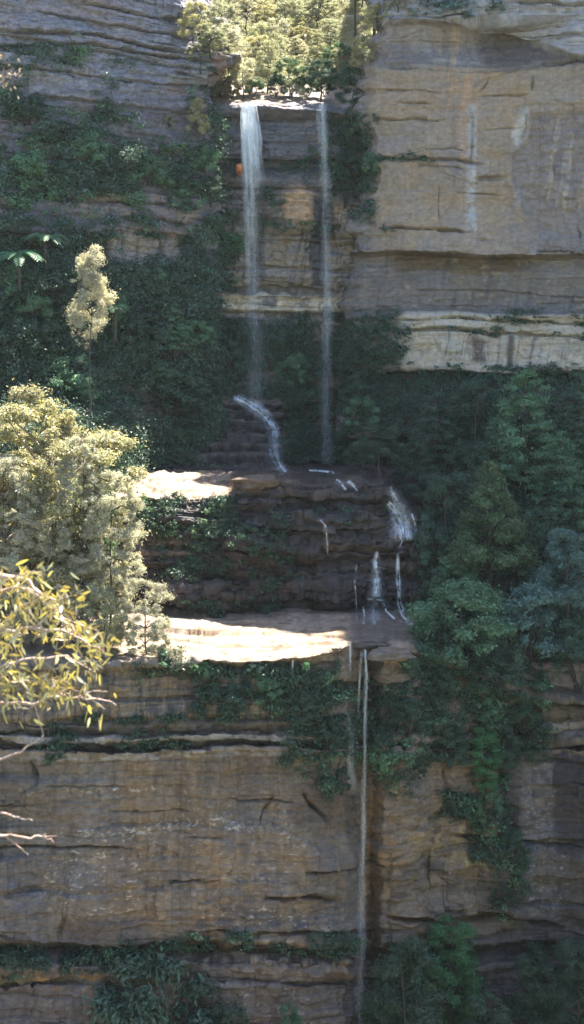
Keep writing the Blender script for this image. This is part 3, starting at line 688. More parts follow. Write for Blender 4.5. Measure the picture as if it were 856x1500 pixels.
# ================================================================== 6. valley floor, near hillside and the plateau
gx = np.concatenate([np.linspace(-3000, -200, 20), np.linspace(-180, 180, 90), np.linspace(200, 3000, 20)])
gy = np.concatenate([np.linspace(-3000, -60, 14), np.linspace(-50, 110, 80)])
X, Y = np.meshgrid(gx, gy)
prof_y = [-3000, -60, -6, 2.2, 2.8, 12, 40, 80, 110]; prof_z = [60, 8, -1.4, -1.75, -3.6, -11.5, -34, -62, -62]
Z = np.interp(Y, prof_y, prof_z) + 2.2 * fbm(X * .03, Y * .03, 601, 4) * sst(6, 30, np.abs(Y) + np.abs(X) * .6)
P = np.stack([X, Y, Z], -1)
r, c = X.shape; idx = np.arange(r * c).reshape(r, c)
F = np.stack([idx[:-1, :-1], idx[:-1, 1:], idx[1:, 1:], idx[1:, :-1]], -1).reshape(-1, 4)
g = fbm(X * .08, Y * .08, 602, 4)
Cg = np.zeros(X.shape + (3,)) + np.array((.075, .085, .045)); Cg = mixc(Cg, sst(.1, .5, g), (.15, .13, .09))
tag(link('ground', mesh_np('ground', P.reshape(-1, 3), F, True, colors=Cg.reshape(-1, 3)), M_ROCK), 'scrubby valley floor and hillside facing the cliffs', 'ground', kind='structure')
# ------------------------------------------------------------------ leaves and wood
def leaf_quads(C, Nrm, ln, wd, rng, droop=0.0):
    """one folded diamond leaf at every centre C, facing Nrm; returns verts, quads, per-vertex leaf value"""
    n = len(C)
    t = rng.normal(size=(n, 3)); t[:, 2] -= droop * 2.0
    t -= Nrm * np.sum(t * Nrm, 1, keepdims=True); t /= np.linalg.norm(t, axis=1, keepdims=True) + 1e-9
    b = np.cross(Nrm, t)
    k_ = .55 + 1.25 * rng.random(n) ** 2
    ln = (ln * k_)[:, None]; wd = (wd * k_ * (0.75 + 0.5 * rng.random(n)))[:, None]
    V = np.empty((n, 4, 3))
    V[:, 0] = C - t * ln * .5; V[:, 1] = C + b * wd * .5 + Nrm * wd * .15; V[:, 2] = C + t * ln * .5 - Nrm * ln * .1; V[:, 3] = C - b * wd * .5 + Nrm * wd * .15
    F = np.arange(n * 4).reshape(n, 4)
    return V.reshape(-1, 3), F, np.repeat(rng.random(n), 4)


def unit(v):
    return v / (np.linalg.norm(v, axis=-1, keepdims=True) + 1e-9)


def puff_leaves(puffs, per, ln, wd, rng, up=0.45, droop=0.0, chaos=0.75, shell=0.45):
    """puffs: (cx,cy,cz,rx,rz). Leaves sit through each puff, thicker near its skin"""
    A = np.array(puffs, float)
    w = A[:, 3] ** 2 * (A[:, 4] / A[:, 3]) ** .5; cnt = np.maximum(6, (per * w / w.mean())).astype(int)
    ids = np.repeat(np.arange(len(A)), cnt)
    d = unit(rng.normal(size=(len(ids), 3)))
    r = rng.random(len(ids)) ** shell * (1 + .38 * np.abs(rng.normal(size=len(ids))) ** 1.5)
    # lumpy skin so that no puff is a ball
    lump = 0.75 + 0.5 * vn(d[:, 0] * 1.7 + ids * 3.1, d[:, 1] * 1.7 + d[:, 2] * 2.3 + ids, 5)
    off = d * (r * lump)[:, None] * np.stack([A[ids, 3], A[ids, 3], A[ids, 4]], -1)
    C = A[ids, :3] + off
    N = unit(d + np.array((0, 0, up)) + chaos * rng.normal(size=(len(ids), 3)) * .75)
    V, F, val = leaf_quads(C, N, ln, wd, rng, droop)
    # each puff has its own value too
    pv = rng.random(len(A))
    val = np.clip(0.62 * val + 0.38 * np.repeat(pv[ids], 4), 0, 1)
    return V, F, val


def tube(pts, rads, k=6):
    pts = np.array(pts, float); n = len(pts)
    t = np.gradient(pts, axis=0); t = unit(t)
    ref = np.array((0.31, 0.17, 0.1)) + 0 * t; ref = np.where(np.abs(t[:, 2:3]) > .9, np.array((1., 0, 0)), np.array((0, 0, 1.)))
    a = unit(np.cross(t, ref)); b = np.cross(t, a)
    ang = np.linspace(0, 2 * math.pi, k, endpoint=False)
    V = pts[:, None] + np.array(rads)[:, None, None] * (a[:, None] * np.cos(ang)[None, :, None] + b[:, None] * np.sin(ang)[None, :, None])
    idx = np.arange(n * k).reshape(n, k)
    F = np.stack([idx[:-1], idx[1:], np.roll(idx[1:], -1, 1), np.roll(idx[:-1], -1, 1)], -1).reshape(-1, 4)
    return V.reshape(-1, 3), F


def join(parts):
    Vs, Fs, o = [], [], 0
    for V, F in parts:
        Vs.append(V); Fs.append(F + o); o += len(V)
    return np.concatenate(Vs), np.concatenate(Fs)


def curve(a, b, rng, n=6, sag=0.0, wig=0.08):
    a = np.array(a, float); b = np.array(b, float); L = np.linalg.norm(b - a)
    s = np.linspace(0, 1, n)[:, None]
    p = a + (b - a) * s
    p[:, 2] += sag * L * (s[:, 0] * (1 - s[:, 0])) * 4
    p[1:-1] += rng.normal(size=(n - 2, 3)) * wig * L * .4
    return p


KINDS = {}


def make_kind(kind, seed, asp=1.0):
    """returns (trunk mesh, crown mesh) for a plant 10 m wide and 10*asp m tall, scaled evenly when planted"""
    key = (kind, seed, asp)
    if key in KINDS: return KINDS[key]
    rng = np.random.default_rng(seed * 101 + hash_name(kind))
    puffs, wood = [], []
    base_h = 10.0
    def trunk(top, r0=.28, lean=.5):
        p = curve((0, 0, -1.5), (rng.normal() * lean, rng.normal() * lean, top), rng, 8, 0, .03)
        wood.append(tube(p, np.linspace(r0, r0 * .25, 8), 7)); return p
    def limb(p, z, tip, r=.1):
        i = int(np.clip(np.searchsorted(p[:, 2], z), 1, len(p) - 1))
        wood.append(tube(curve(p[i], tip, rng, 5, .08), np.linspace(r, r * .25, 5), 5))
    ln, wd, per, up, droop, chaos = .30, .14, 330, .55, 0., .55
    if kind == 'round':
        p = trunk(7.5)
        for k in range(46):
            z = 2.2 + 7.2 * rng.random() ** .8; q = (z - 5.3) / 4.6
            R_ = 4.6 * math.sqrt(max(.06, 1 - q * q)) * (.5 + .5 * rng.random() ** .6); a = rng.random() * 6.283
            r = .62 + .7 * rng.random(); puffs.append((R_ * math.cos(a), R_ * math.sin(a), z, r, r * .68))
        per = 380
    elif kind == 'layer':
        p = trunk(9.3, .25, .2)
        for k in range(15):
            z = 1.6 + 8.2 * (k / 14) ** .95; t = (z - 1.6) / 8.4; Rm = 4.7 * (1 - t) ** .62 * (.75 + .4 * rng.random()) + .5
            m = max(2, int(7 * (1 - t) + 2)); a0 = rng.random() * 6
            for i in range(m):
                a = a0 + 6.283 * i / m + rng.normal() * .25; rr = Rm * (.55 + .45 * rng.random()); r = .85 + .65 * rng.random() * (1 - .4 * t)
                c = (rr * math.cos(a), rr * math.sin(a), z + rng.normal() * .25 - rr * .06); puffs.append((*c, r, r * .42))
                if i % 2 == 0: limb(p, z - .4, c, .07)
        per = 230
    elif kind == 'cone':
        p = trunk(9.6, .24, .15)
        for k in range(60):
            t = rng.random() ** 1.15; z = 3.0 + 6.9 * t; Rm = 4.4 * (1 - t) ** .75 + .25; a = rng.random() * 6.283; rr = Rm * (.35 + .65 * rng.random() ** .5)
            r = .55 + .65 * (1 - t) * (.5 + rng.random()); c = (rr * math.cos(a), rr * math.sin(a), z); puffs.append((*c, r, r * .62))
            if k % 5 == 0: limb(p, z - .6, c, .07)
        for k in range(9):   # sparse low boughs
            a = rng.random() * 6.283; rr = 1.5 + 2.5 * rng.random(); z = 1.6 + 1.8 * rng.random(); c = (rr * math.cos(a), rr * math.sin(a), z); puffs.append((*c, .8, .3)); limb(p, z, c, .06)
        per = 300
    elif kind == 'gum':
        p = trunk(6.2, .3, .4)
        for k in range(105):
            a = rng.random() * 6.283; q = rng.random() ** .5; rr = 4.6 * q
            z = 9.2 - 3.0 * q ** 2 - rng.random() * (1.6 + 4.4 * q) + .5 * rng.normal() * .6
            r = .28 + .62 * rng.random() ** 1.4; c = (rr * math.cos(a), rr * math.sin(a), z + .5); puffs.append((*c, r, r * .55))
            if k % 4 == 0: limb(p, 3.4 + 2.2 * rng.random(), c, .11)
        ln, wd, per, up, droop, chaos = .19, .08, 560, .6, .0, .95
    elif kind == 'plume':      # fine drooping sprays on a tall slim crown
        p = trunk(9.2, .2, .3)
        for k in range(140):
            t = rng.random(); z = .9 + 8.9 * t; Rm = 4.6 * (math.sin(math.pi * min(1, .16 + .84 * (1 - t))) ** .55) * (1 - .25 * t); a = rng.random() * 6.283; rr = Rm * (.35 + .65 * rng.random() ** .5)
            r = .3 + .55 * rng.random() ** 1.3; c = (rr * math.cos(a), rr * math.sin(a), z); puffs.append((*c, r, r * .75))
            if k % 6 == 0: limb(p, max(.4, z - 1.2), c, .07)
        ln, wd, per, up, droop, chaos = .24, .075, 300, .5, .1, 1.0
    elif kind == 'tuft':       # narrow crown of separate round tufts
        p = trunk(9.2, .18, .25)
        for k in range(64):
            t = rng.random() ** .9; z = 4.7 + 5.2 * t; Rm = 4.5 * min(1, (t + .12) / .4) ** .6 * (1 - t) ** .6 + .5; a = rng.random() * 6.283; rr = Rm * (.3 + .7 * rng.random() ** .5)
            r = .3 + .75 * rng.random() ** 1.6; c = (rr * math.cos(a), rr * math.sin(a), z); puffs.append((*c, r * 1.2, r))
            if k % 4 == 0: limb(p, max(3.5, z - 1.), c, .07)
        ln, wd, per, up, droop, chaos = .26, .10, 230, .6, 0, .8
    elif kind == 'bush':
        for k in range(7):
            a = rng.random() * 6.283; wood.append(tube(curve((rng.normal() * .3, rng.normal() * .3, -1), (2.5 * math.cos(a), 2.5 * math.sin(a), 5 + 3 * rng.random()), rng, 6), np.linspace(.18, .05, 6), 5))
        for k in range(40):
            z = .8 + 8.4 * rng.random() ** .85; q = z / 9.8; R_ = 4.7 * math.sqrt(max(.05, 1 - q * q * .95)) * (.45 + .55 * rng.random() ** .5); a = rng.random() * 6.283
            r = .65 + .75 * rng.random(); puffs.append((R_ * math.cos(a), R_ * math.sin(a), z, r, r * .75))
        ln, wd, per = .36, .17, 420
    elif kind == 'column':
        p = trunk(8.8, .3, .3)
        for k in range(66):
            t = rng.random(); z = .6 + 9 * t; Rm = 4.4 * (math.sin(math.pi * (.12 + .8 * (1 - t) ** .8)) ** .6); a = rng.random() * 6.283; rr = Rm * (.4 + .6 * rng.random() ** .5)
            r = .8 + .8 * rng.random(); puffs.append((rr * math.cos(a), rr * math.sin(a), z, r, r * .5))
        ln, wd, per = .32, .15, 330
    A = np.array(puffs); A[:, 2] *= asp
    if asp > 1.3:      # a tall plant needs more clumps, not longer ones
        m = int(len(A) * (asp - 1) * .8); j = rng.choice(len(A), m); B = A[j].copy()
        B[:, :3] += rng.normal(size=(m, 3)) * np.array((.5, .5, .3 * asp)); B[:, 2] = np.minimum(B[:, 2], A[:, 2].max()); B[:, 3:] *= .9; A = np.concatenate([A, B])
    if asp < .8: A[:, 4] *= (.4 + .6 * asp)
    V, F, val = puff_leaves(A, per, ln, wd, rng, up, droop, chaos)
    crown = mesh_np('crown', V, F, smooth=False, attrs={'leaf_value': val})
    Vt, Ft = join(wood); Vt = Vt * np.array((1, 1, asp))
    tr = mesh_np('trunk', Vt, Ft, smooth=True)
    KINDS[key] = (tr, crown)
    return KINDS[key]


def hash_name(s):
    return sum((i + 1) * ord(ch) for i, ch in enumerate(s))


L_DARK = leaf_mat('dark_leaves', (0.045, 0.094, 0.060), .25, .65)
L_MID = leaf_mat('green_leaves', (0.098, 0.205, 0.112), .3)
L_OLIVE = leaf_mat('olive_leaves', (0.105, 0.180, 0.080), .3)
L_BLUE = leaf_mat('blue_green_leaves', (0.085, 0.175, 0.150), .25, gloss=.08)
L_BRIGHT = leaf_mat('bright_leaves', (0.075, 0.230, 0.090), .35)
L_PALE_SUN = leaf_mat('pale_sunlit_leaves', (0.35, 0.365, 0.245), .5, .45, .08)  # leaf colour raised so that sunlit crowns look brighter
L_GUM_SUN = leaf_mat('gum_sunlit_leaves', (0.42, 0.40, 0.225), .5, .45, .08)  # yellowish gum green, lightened to carry the glare of the sun
L_CREAM_SUN = leaf_mat('cream_sunlit_leaves', (0.58, 0.56, 0.44), .5, .4, .08)  # lighter still: strong sun put into the colour of one slim tree
L_SAND_SUN = leaf_mat('light_sunlit_leaves', (0.45, 0.445, 0.36), .5, .4, .08)  # sunlight brightness painted into the leaf colour
BARK = bark_mat('bark', (.035, .03, .025), (.085, .07, .055))
BARK_PALE = bark_mat('pale_bark', (.26, .21, .17), (.42, .36, .30))
MCACHE = {}


def with_mat(me, mat):
    key = (me.name, mat.name)
    if key not in MCACHE:
        m = me.copy(); m.materials.clear(); m.materials.append(mat); MCACHE[key] = m
    return MCACHE[key]


def plant(name, kind, seed, px, base, top, width, mat, label, cat, group=None, Y=None, bark=None, sink=0.0, depth=None):
    """a tree or shrub: its foot at pixel (px, base) on the rock there (or at depth Y), its tip at row top"""
    if Y is None: Y = surfY(px, min(base, 1520))
    Hh = (base - top) * Y / FOC; Ww = width * Y / FOC
    asp = max(.5, round(Hh / Ww * 4) / 4)
    tr, cr = make_kind(kind, seed, asp)
    o = empty(name, at(px, base, Y + sink), (seed * 2.4 + px * .7) % 6.28)
    tag(o, label, cat, group)
    sc = (Ww / 10.0, (depth or Ww) / 10.0, Hh / (10.0 * asp))
    link('trunk', with_mat(tr, bark or BARK), None, o).scale = sc
    link('crown', with_mat(cr, mat), None, o).scale = sc
    return o


# ------------------------------------------------------------------ ground cover and creepers (nobody could count them)
def scatter(name, t, maskfn, per_px, mat, label, cat, rad=(.3, .75), leaf=(.19, .095), n_leaf=26, lift=(.05, .5), seed=0, up=.4, droop=.2, flat=.6, full=False):
    rng = np.random.default_rng(seed + 77)
    px, py, V, N = t['px'], t['py'], t['V'], t['N']
    shp = t['shape']
    f = Field(px, py, V, seed + 900)
    m = np.clip(maskfn(f), 0, 1) * t['ok'] * (1 if full else sst(-.42, .05, fbm(px * .034 + py * .01, py * .05, seed * 0 + 41, 3)))
    zi = np.clip(((py + 20) / 3).astype(int), 0, 519); zj = np.clip(((px + 20) / 3).astype(int), 0, 299)
    m = m * (V[:, 1] < ZB[zi, zj] + 2.0)
    # weight by the room a vertex takes up in the picture
    Q = V.reshape(*shp, 3)
    P2 = np.stack([px, py], -1).reshape(*shp, 2)
    a = np.gradient(P2, axis=1); b = np.gradient(P2, axis=0)
    area = np.abs(a[..., 0] * b[..., 1] - a[..., 1] * b[..., 0]).ravel()
    w = m * np.clip(area, 0.25, 30)
    tot = w.sum(); n = int(tot * per_px)
    if n < 3: return None
    idx = rng.choice(len(V), n, p=w / tot)
    P = V[idx]; Nn = N[idx]
    r = rad[0] + (rad[1] - rad[0]) * np.clip(.5 + .7 * f.mid[idx] + .35 * rng.normal(size=n), 0, 1)
    P = P + Nn * (lift[0] + (lift[1] - lift[0]) * np.clip(.5 + .8 * f.mid[idx], 0, 1))[:, None] + np.array((0, 0, .1))
    puffs = np.concatenate([P, r[:, None], (r * flat)[:, None]], 1)
    Vv, F, val = puff_leaves(puffs, n_leaf, leaf[0], leaf[1], rng, up, droop, .55, .5)
    me = mesh_np(name, Vv, F, smooth=False, attrs={'leaf_value': val})
    return tag(link(name, me, mat), label, cat, kind='stuff')


T_BACK, T_LEFT, T_RIGHT, T_MID, T_LOW = TERRAIN


def m_left(f):
    m = f.box(-30, 335, 212, 292, 20) * sst(-.3, .1, f.mid + .4 * f.bed + .12)
    m = np.maximum(m, f.box(-30, 190, 130, 215, 20) * sst(-.1, .25, f.mid + .3 * f.lo))
    m = np.maximum(m, f.box(-30, 130, 60, 100, 12) * sst(.0, .3, f.mid + .2) * .8)
    m = np.maximum(m, f.box(270, 335, 135, 400, 10) * sst(-.25, .1, f.mid + .05))
    m = np.maximum(m, f.box(-30, 335, 318, 342, 8) * sst(-.05, .3, f.mid + .2 * f.bed))
    m = np.maximum(m, f.box(-30, 138, 335, 740, 10) * sst(-.5, -.2, f.mid))
    m = np.maximum(m, f.box(130, 335, 386, 740, 8) * sst(-.35, -.05, f.mid + .12))
    m = np.maximum(m, f.band([(60, 88), (330, 100)], 3) * sst(.0, .3, f.mid) * .7)
    return m


scatter('undergrowth', T_LEFT, m_left, 1 / 15., L_DARK, 'dark green scrub and ferns clinging to the grey left cliff and its foot', 'undergrowth', seed=1)
scatter('undergrowth', T_LEFT, lambda f: m_left(f) * sst(.05, .3, fbm(f.px * .035, f.py * .05, 31, 3)) , 1 / 30., L_MID, 'lighter green bushy scrub in patches on the left cliff ledges', 'undergrowth', seed=2, rad=(.4, .9), lift=(.3, .8))

scatter('undergrowth', T_LEFT, lambda f: m_left(f) * sst(330, 360, f.py), 1 / 75., L_DARK, 'rounded dark shrubs crowding the slope at the foot of the left cliff', 'undergrowth', seed=12, rad=(.4, 1.3), lift=(.1, .9), n_leaf=150, flat=.75)
scatter('undergrowth', T_LEFT, lambda f: f.box(20, 330, 215, 310, 20), 1 / 160., L_MID, 'low rounded shrubs on the planted ledges of the left cliff', 'undergrowth', seed=13, rad=(.4, 1.0), lift=(.1, .5), n_leaf=120, flat=.6)

scatter('undergrowth', T_LEFT, lambda f: m_left(f) * sst(.08, .3, fbm(f.px * .03 + 7, f.py * .045, 47, 3)), 1 / 60., L_BLUE, 'patches of blue-green shrubs on the left cliff and the slope below it', 'undergrowth', seed=15, rad=(.35, 1.0), lift=(.2, .9), n_leaf=70, flat=.7)


def m_back(f):
    m = f.box(150, 620, 470, 575, 10) * sst(-.38, -.15, f.mid + .2)
    m = np.maximum(m, f.box(150, 340, 560, 690, 10) * sst(-.1, .25, f.mid + .1 - .35 * sst(590, 640, f.py)) * (1 - f.ell(345, 625, 90, 60)))
    m = np.maximum(m, f.box(415, 620, 560, 680, 8))
    m = np.maximum(m, f.box(300, 560, 236, 252, 5) * sst(-.1, .2, f.mid + .1))
    m = np.maximum(m, f.box(375, 500, 328, 346, 5) * sst(-.15, .2, f.mid + .1))
    m = np.maximum(m, f.box(480, 600, 150, 300, 10) * sst(-.3, .05, f.mid))
    m = np.maximum(m, f.box(380, 410, 270, 330, 8) * sst(-.2, .1, f.mid))
    m = np.maximum(m, f.box(300, 352, 250, 400, 8) * sst(-.3, .1, f.mid))
    m = np.maximum(m, f.box(420, 470, 228, 262, 6) * sst(-.2, .1, f.mid))
    m = np.maximum(m, f.box(300, 345, 405, 430, 5) * .8)
    m = np.maximum(m, f.box(430, 600, 452, 470, 4) * sst(.0, .3, f.mid) * .8)
    return m


scatter('undergrowth', T_BACK, m_back, 1 / 15., L_DARK, 'dark low scrub covering the slope below the hanging falls', 'undergrowth', seed=3, rad=(.25, .6))
scatter('undergrowth', T_BACK, lambda f: m_back(f) * sst(.1, .3, fbm(f.px * .04, f.py * .06, 33, 3)), 1 / 34., L_MID, 'brighter green tufts among the dark scrub behind the falls', 'undergrowth', seed=4, rad=(.3, .7), lift=(.2, .6))
scatter('undergrowth', T_BACK, lambda f: (1 - sst(118, 130, f.py)) + 0 * f.px, 1 / 16., L_PALE_SUN, 'sunlit scrub covering the hill above the lip of the falls', 'undergrowth', seed=5, rad=(.6, 1.4), leaf=(.3, .14), lift=(.2, 1.0))

scatter('undergrowth', T_BACK, lambda f: m_back(f) * sst(465, 490, f.py), 1 / 80., L_DARK, 'rounded dark shrubs on the slope behind the lower part of the falls', 'undergrowth', seed=14, rad=(.35, 1.1), lift=(.1, .8), n_leaf=170, flat=.7)


def m_right(f):
    m = f.band([(560, 466), (700, 462), (880, 470)], 5) * sst(-.25, .1, f.mid + .1)
    m = np.maximum(m, f.band([(580, 486), (700, 485), (880, 495)], 4.5) * sst(-.1, .2, f.mid))
    m = np.maximum(m, f.box(470, 588 + 14 * f.lo + 10 * f.mid, 458, 700, 8, 2.0))
    m = np.maximum(m, f.box(590, 900, 540, 700, 5) * .9)
    m = np.maximum(m, f.box(490, 560, 165, 320, 10) * sst(-.2, .1, f.mid + .1) * (1 - sst(540, 560, f.px)))
    m = np.maximum(m, f.band([(540, 231), (600, 233), (640, 236)], 3))
    m = np.maximum(m, f.band([(545, 335), (640, 337)], 2.5) * sst(-.1, .2, f.mid))
    m = np.maximum(m, f.box(590, 740, 5, 24, 4) * sst(-.35, .3, f.mid))
    return m


scatter('undergrowth', T_RIGHT, m_right, 1 / 10., L_DARK, 'dark green plants lining the ledges of the right cliff', 'undergrowth', seed=6, rad=(.22, .5), leaf=(.17, .09))
scatter('undergrowth', T_RIGHT, lambda f: f.box(600, 740, -2, 24, 4) * sst(-.2, .1, f.mid), 1 / 14., L_BLUE, 'blue-green heath on the high ledge of the right cliff', 'undergrowth', seed=7, rad=(.25, .6))


def m_mid(f):
    m = f.box(190, 342, 733, 785, 7) * sst(-.4, .25, f.mid + .1)
    m = np.maximum(m, f.box(235, 320, 800, 850, 8) * sst(-.25, .1, f.mid))
    m = np.maximum(m, f.box(320, 345, 735, 900, 8) * sst(.0, .3, f.mid) * .8)
    m = np.maximum(m, f.box(345, 430, 760, 900, 10) * sst(.0, .3, f.mid) * .8)
    m = np.maximum(m, f.box(230, 320, 882, 900, 4) * sst(-.1, .2, f.mid))
    m = np.maximum(m, f.box(420, 560, 735, 770, 8) * sst(.2, .4, f.mid) * .7)
    m = np.maximum(m, f.box(590, 680, 700, 930, 10) * sst(602, 640, f.px))
    return m


scatter('hanging_greenery', T_MID, m_mid, 1 / 10., L_DARK, 'dark hanging greenery under the sunlit rim of the rock terrace', 'creepers', seed=8, rad=(.2, .45), leaf=(.17, .09), droop=.6)
scatter('hanging_greenery', T_MID, lambda f: f.box(200, 342, 733, 785, 7) * sst(.0, .2, f.mid), 1 / 26., L_OLIVE, 'olive green ferns hanging among the darker ones on the rock terrace', 'creepers', seed=9, rad=(.2, .45), leaf=(.17, .09), droop=.6)


def m_low(f):
    m = f.box(285, 500, 975, 1045, 9) * sst(-.4, .25, f.mid + .05)
    m = np.maximum(m, f.box(170, 300, 964, 985, 6) * sst(-.35, .3, f.mid))
    m = np.maximum(m, f.box(420, 620, 1000, 1120, 14) * sst(-.35, .3, f.mid) * (1 - .75 * f.box(515, 540, 1000, 1120, 5)))
    m = np.maximum(m, f.box(470, 500, 1100, 1170, 8) * sst(-.1, .2, f.mid))
    m = np.maximum(m, f.box(545, 600, 1060, 1165, 9) * sst(-.35, .3, f.mid))
    m = np.maximum(m, f.box(590, 800, 955, 1110, 14) * sst(-.6, .1, f.mid))
    m = np.maximum(m, f.box(690, 745, 1090, 1260, 9) * sst(-.4, .25, f.mid))
    m = np.maximum(m, f.box(640, 700, 1160, 1200, 9) * sst(-.2, .1, f.mid))
    m = np.maximum(m, f.box(720, 765, 1180, 1345, 9) * sst(-.05, .2, f.mid) * .8)
    m = np.maximum(m, f.box(615, 900, 530, 970, 8))
    m = np.maximum(m, f.band([(80, 1050), (200, 1052), (450, 1056)], 4) * sst(-.2, .1, f.mid) * .9)
    m = np.maximum(m, f.ell(78, 1088, 26, 20))
    m = np.maximum(m, f.ell(78, 1108, 10, 10))
    m = np.maximum(m, f.box(110, 280, 1080, 1090, 4) * sst(.0, .2, f.mid) * .8)
    m = np.maximum(m, f.box(-30, 70, 1390, 1425, 6) * sst(-.6, -.3, f.mid))
    m = np.maximum(m, f.box(95, 190, 1388, 1422, 6))
    m = np.maximum(m, f.band([(190, 1384), (300, 1378), (400, 1385), (520, 1392)], 6) * sst(-.2, .1, f.mid))
    m = np.maximum(m, f.ell(490, 1388, 40, 14))
    m = np.maximum(m, f.box(560, 700, 1385, 1520, 9) * sst(-.4, -.1, f.mid))
    m = np.maximum(m, f.box(780, 900, 1375, 1520, 9) * sst(-.35, .3, f.mid))
    return m


scatter('creepers', T_LOW, m_low, 1 / 11., L_DARK, 'dark creepers and ferns hanging over the lower cliff and covering the wooded slope', 'creepers', seed=10, rad=(.22, .55), leaf=(.17, .09), droop=.5)
scatter('creepers', T_LOW, lambda f: m_low(f) * sst(.1, .3, fbm(f.px * .04, f.py * .04, 37, 3)) * (1 - sst(620, 640, f.px) * (1 - sst(900, 960, f.py))), 1 / 30., L_MID, 'fresher green creepers scattered through the dark ones on the lower cliff', 'creepers', seed=11, rad=(.25, .6), leaf=(.19, .1), lift=(.2, .6), droop=.5)

# ------------------------------------------------------------------ trees
G1 = 'trees on the shaded slope right of the falls'
for a in [
    ('layer', 1, 770, 720, 537, 118, L_MID, 'tall layered green tree whose tip just covers the pale cliff band on the right'),
    ('cone', 2, 718, 872, 676, 132, L_OLIVE, 'pointed olive-green tree with bare lower trunk in the middle of the shaded slope'),
    ('round', 3, 672, 985, 848, 150, L_MID, 'broad bushy green tree beside the foot of the rock terrace cascades'),
    ('round', 4, 832, 925, 762, 96, L_BLUE, 'taller blue-green tree with pale leaf clusters cut by the right edge of the photo'),
    ('bush', 5, 772, 965, 852, 112, L_BLUE, 'low blue-green bush between the broad tree and the right edge'),
    ('layer', 6, 822, 775, 640, 115, L_MID, 'rounded green tree below and right of the tall layered tree'),
    ('round', 7, 590, 665, 568, 84, L_DARK, 'dark round tree nearest the foot of the thin waterfall'),
    ('layer', 8, 640, 690, 572, 92, L_DARK, 'dark spreading tree under the left end of the pale cliff band'),
    ('round', 9, 697, 660, 556, 86, L_DARK, 'dark round tree touching the red-brown rock under the pale band'),
    ('round', 10, 556, 695, 616, 70, L_DARK, 'small dark tree standing behind the right end of the rock terrace'),
    ('layer', 11, 612, 735, 634, 84, L_DARK, 'dark tree just above the fan-shaped cascade'),
    ('round', 12, 655, 805, 690, 96, L_DARK, 'dark bushy tree touching the left side of the pointed olive tree'),
    ('bush', 13, 634, 860, 762, 74, L_DARK, 'dark bush beside the fan-shaped cascade'),
    ('layer', 14, 850, 700, 552, 90, L_DARK, 'dark tree against the pale band at the right edge'),
    ('round', 15, 790, 872, 738, 96, L_DARK, 'dark round tree touching the right side of the pointed olive tree'),
    ('bush', 16, 850, 1010, 905, 90, L_DARK, 'dark bush under the taller blue-green tree at the right edge'),
    ('bush', 17, 735, 1015, 905, 90, L_DARK, 'dark bush under the low blue-green bush at the head of the gully'),
    ('layer', 18, 668, 890, 800, 86, L_MID, 'small layered green tree between the olive tree and the broad bushy tree'),
    ('layer', 19, 730, 720, 610, 84, L_MID, 'green layered tree directly behind the tip of the pointed olive tree'),
    ('round', 20, 848, 800, 700, 86, L_DARK, 'dark tree above the taller blue-green tree at the right edge'),
    ('round', 21, 690, 740, 640, 76, L_DARK, 'dark tree to the upper left of the pointed olive tree'),
]:
    plant('tree', *a, 'tree', G1)

G2 = 'bushes at the bottom of the lower cliff'
for kind, s, px, base, top, w_, mt, lb, dy in [
    ('bush', 31, 222, 1590, 1404, 215, L_DARK, 'large dark rounded bush at the bottom left in front of the lower cliff', 1.2),
    ('bush', 32, 334, 1570, 1460, 78, L_DARK, 'small dark bush beside the large rounded bush at the bottom', 1.5),
    ('bush', 33, 425, 1560, 1468, 46, L_MID, 'smallest bush at the bottom edge between the large bush and the long thin fall', 1.5),
    ('column', 34, 662, 1580, 1338, 84, L_BRIGHT, 'tall bright green bush standing at the bottom right of the long thin fall', 1.5),
    ('round', 35, 598, 1590, 1374, 112, L_DARK, 'dark blue-green tree to the left of the tall bright bush at the bottom', 4),
    ('bush', 36, 556, 1590, 1440, 70, L_DARK, 'dark bush at the bottom edge just right of the long thin fall', 2),
    ('bush', 37, 715, 1600, 1452, 84, L_DARK, 'dark bush to the right of the tall bright bush at the bottom', 5),
    ('round', 38, 792, 1590, 1388, 96, L_DARK, 'dark round tree at the bottom right under the orange ledge', 3),
    ('round', 39, 852, 1600, 1366, 84, L_DARK, 'dark round tree in the bottom right corner', 4)]:
    plant('bush' if kind == 'bush' else 'tree', kind, s, px, base, top, w_, mt, lb, 'bush' if kind == 'bush' else 'tree', G2, Y=surfY(px, 1450) - dy)

# sunlit trees on the hill above the lip
G3 = 'sunlit trees on the hill above the falls'
rngh = np.random.default_rng(5)
hill = [('round', 41, 357, 140, 84, 46, L_SAND_SUN, 'pale round sunlit tree just above the main plume of the falls'),
        ('round', 42, 335, 128, 68, 44, L_PALE_SUN, 'sunlit tree at the left corner of the gap above the falls'),
        ('bush', 43, 340, 141, 112, 34, L_PALE_SUN, 'low sunlit bush at the left end of the sunlit lip'),
        ('layer', 44, 392, 132, 60, 58, L_PALE_SUN, 'broad sunlit tree behind the middle of the lip'),
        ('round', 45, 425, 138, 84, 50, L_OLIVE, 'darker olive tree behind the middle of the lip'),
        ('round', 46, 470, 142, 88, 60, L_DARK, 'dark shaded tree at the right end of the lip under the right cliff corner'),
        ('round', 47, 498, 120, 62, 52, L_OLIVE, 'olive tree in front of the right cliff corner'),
        ('gum', 48, 466, 66, -20, 70, L_PALE_SUN, 'sunlit tree with a visible dark trunk high on the hill'),
        ('gum', 49, 520, 60, 0, 60, L_GUM_SUN, 'sunlit yellowish tree on the corner of the right cliff'),
        ('bush', 50, 443, 143, 131, 14, L_SAND_SUN, 'tiny pale shrub on the right half of the sunlit lip')]
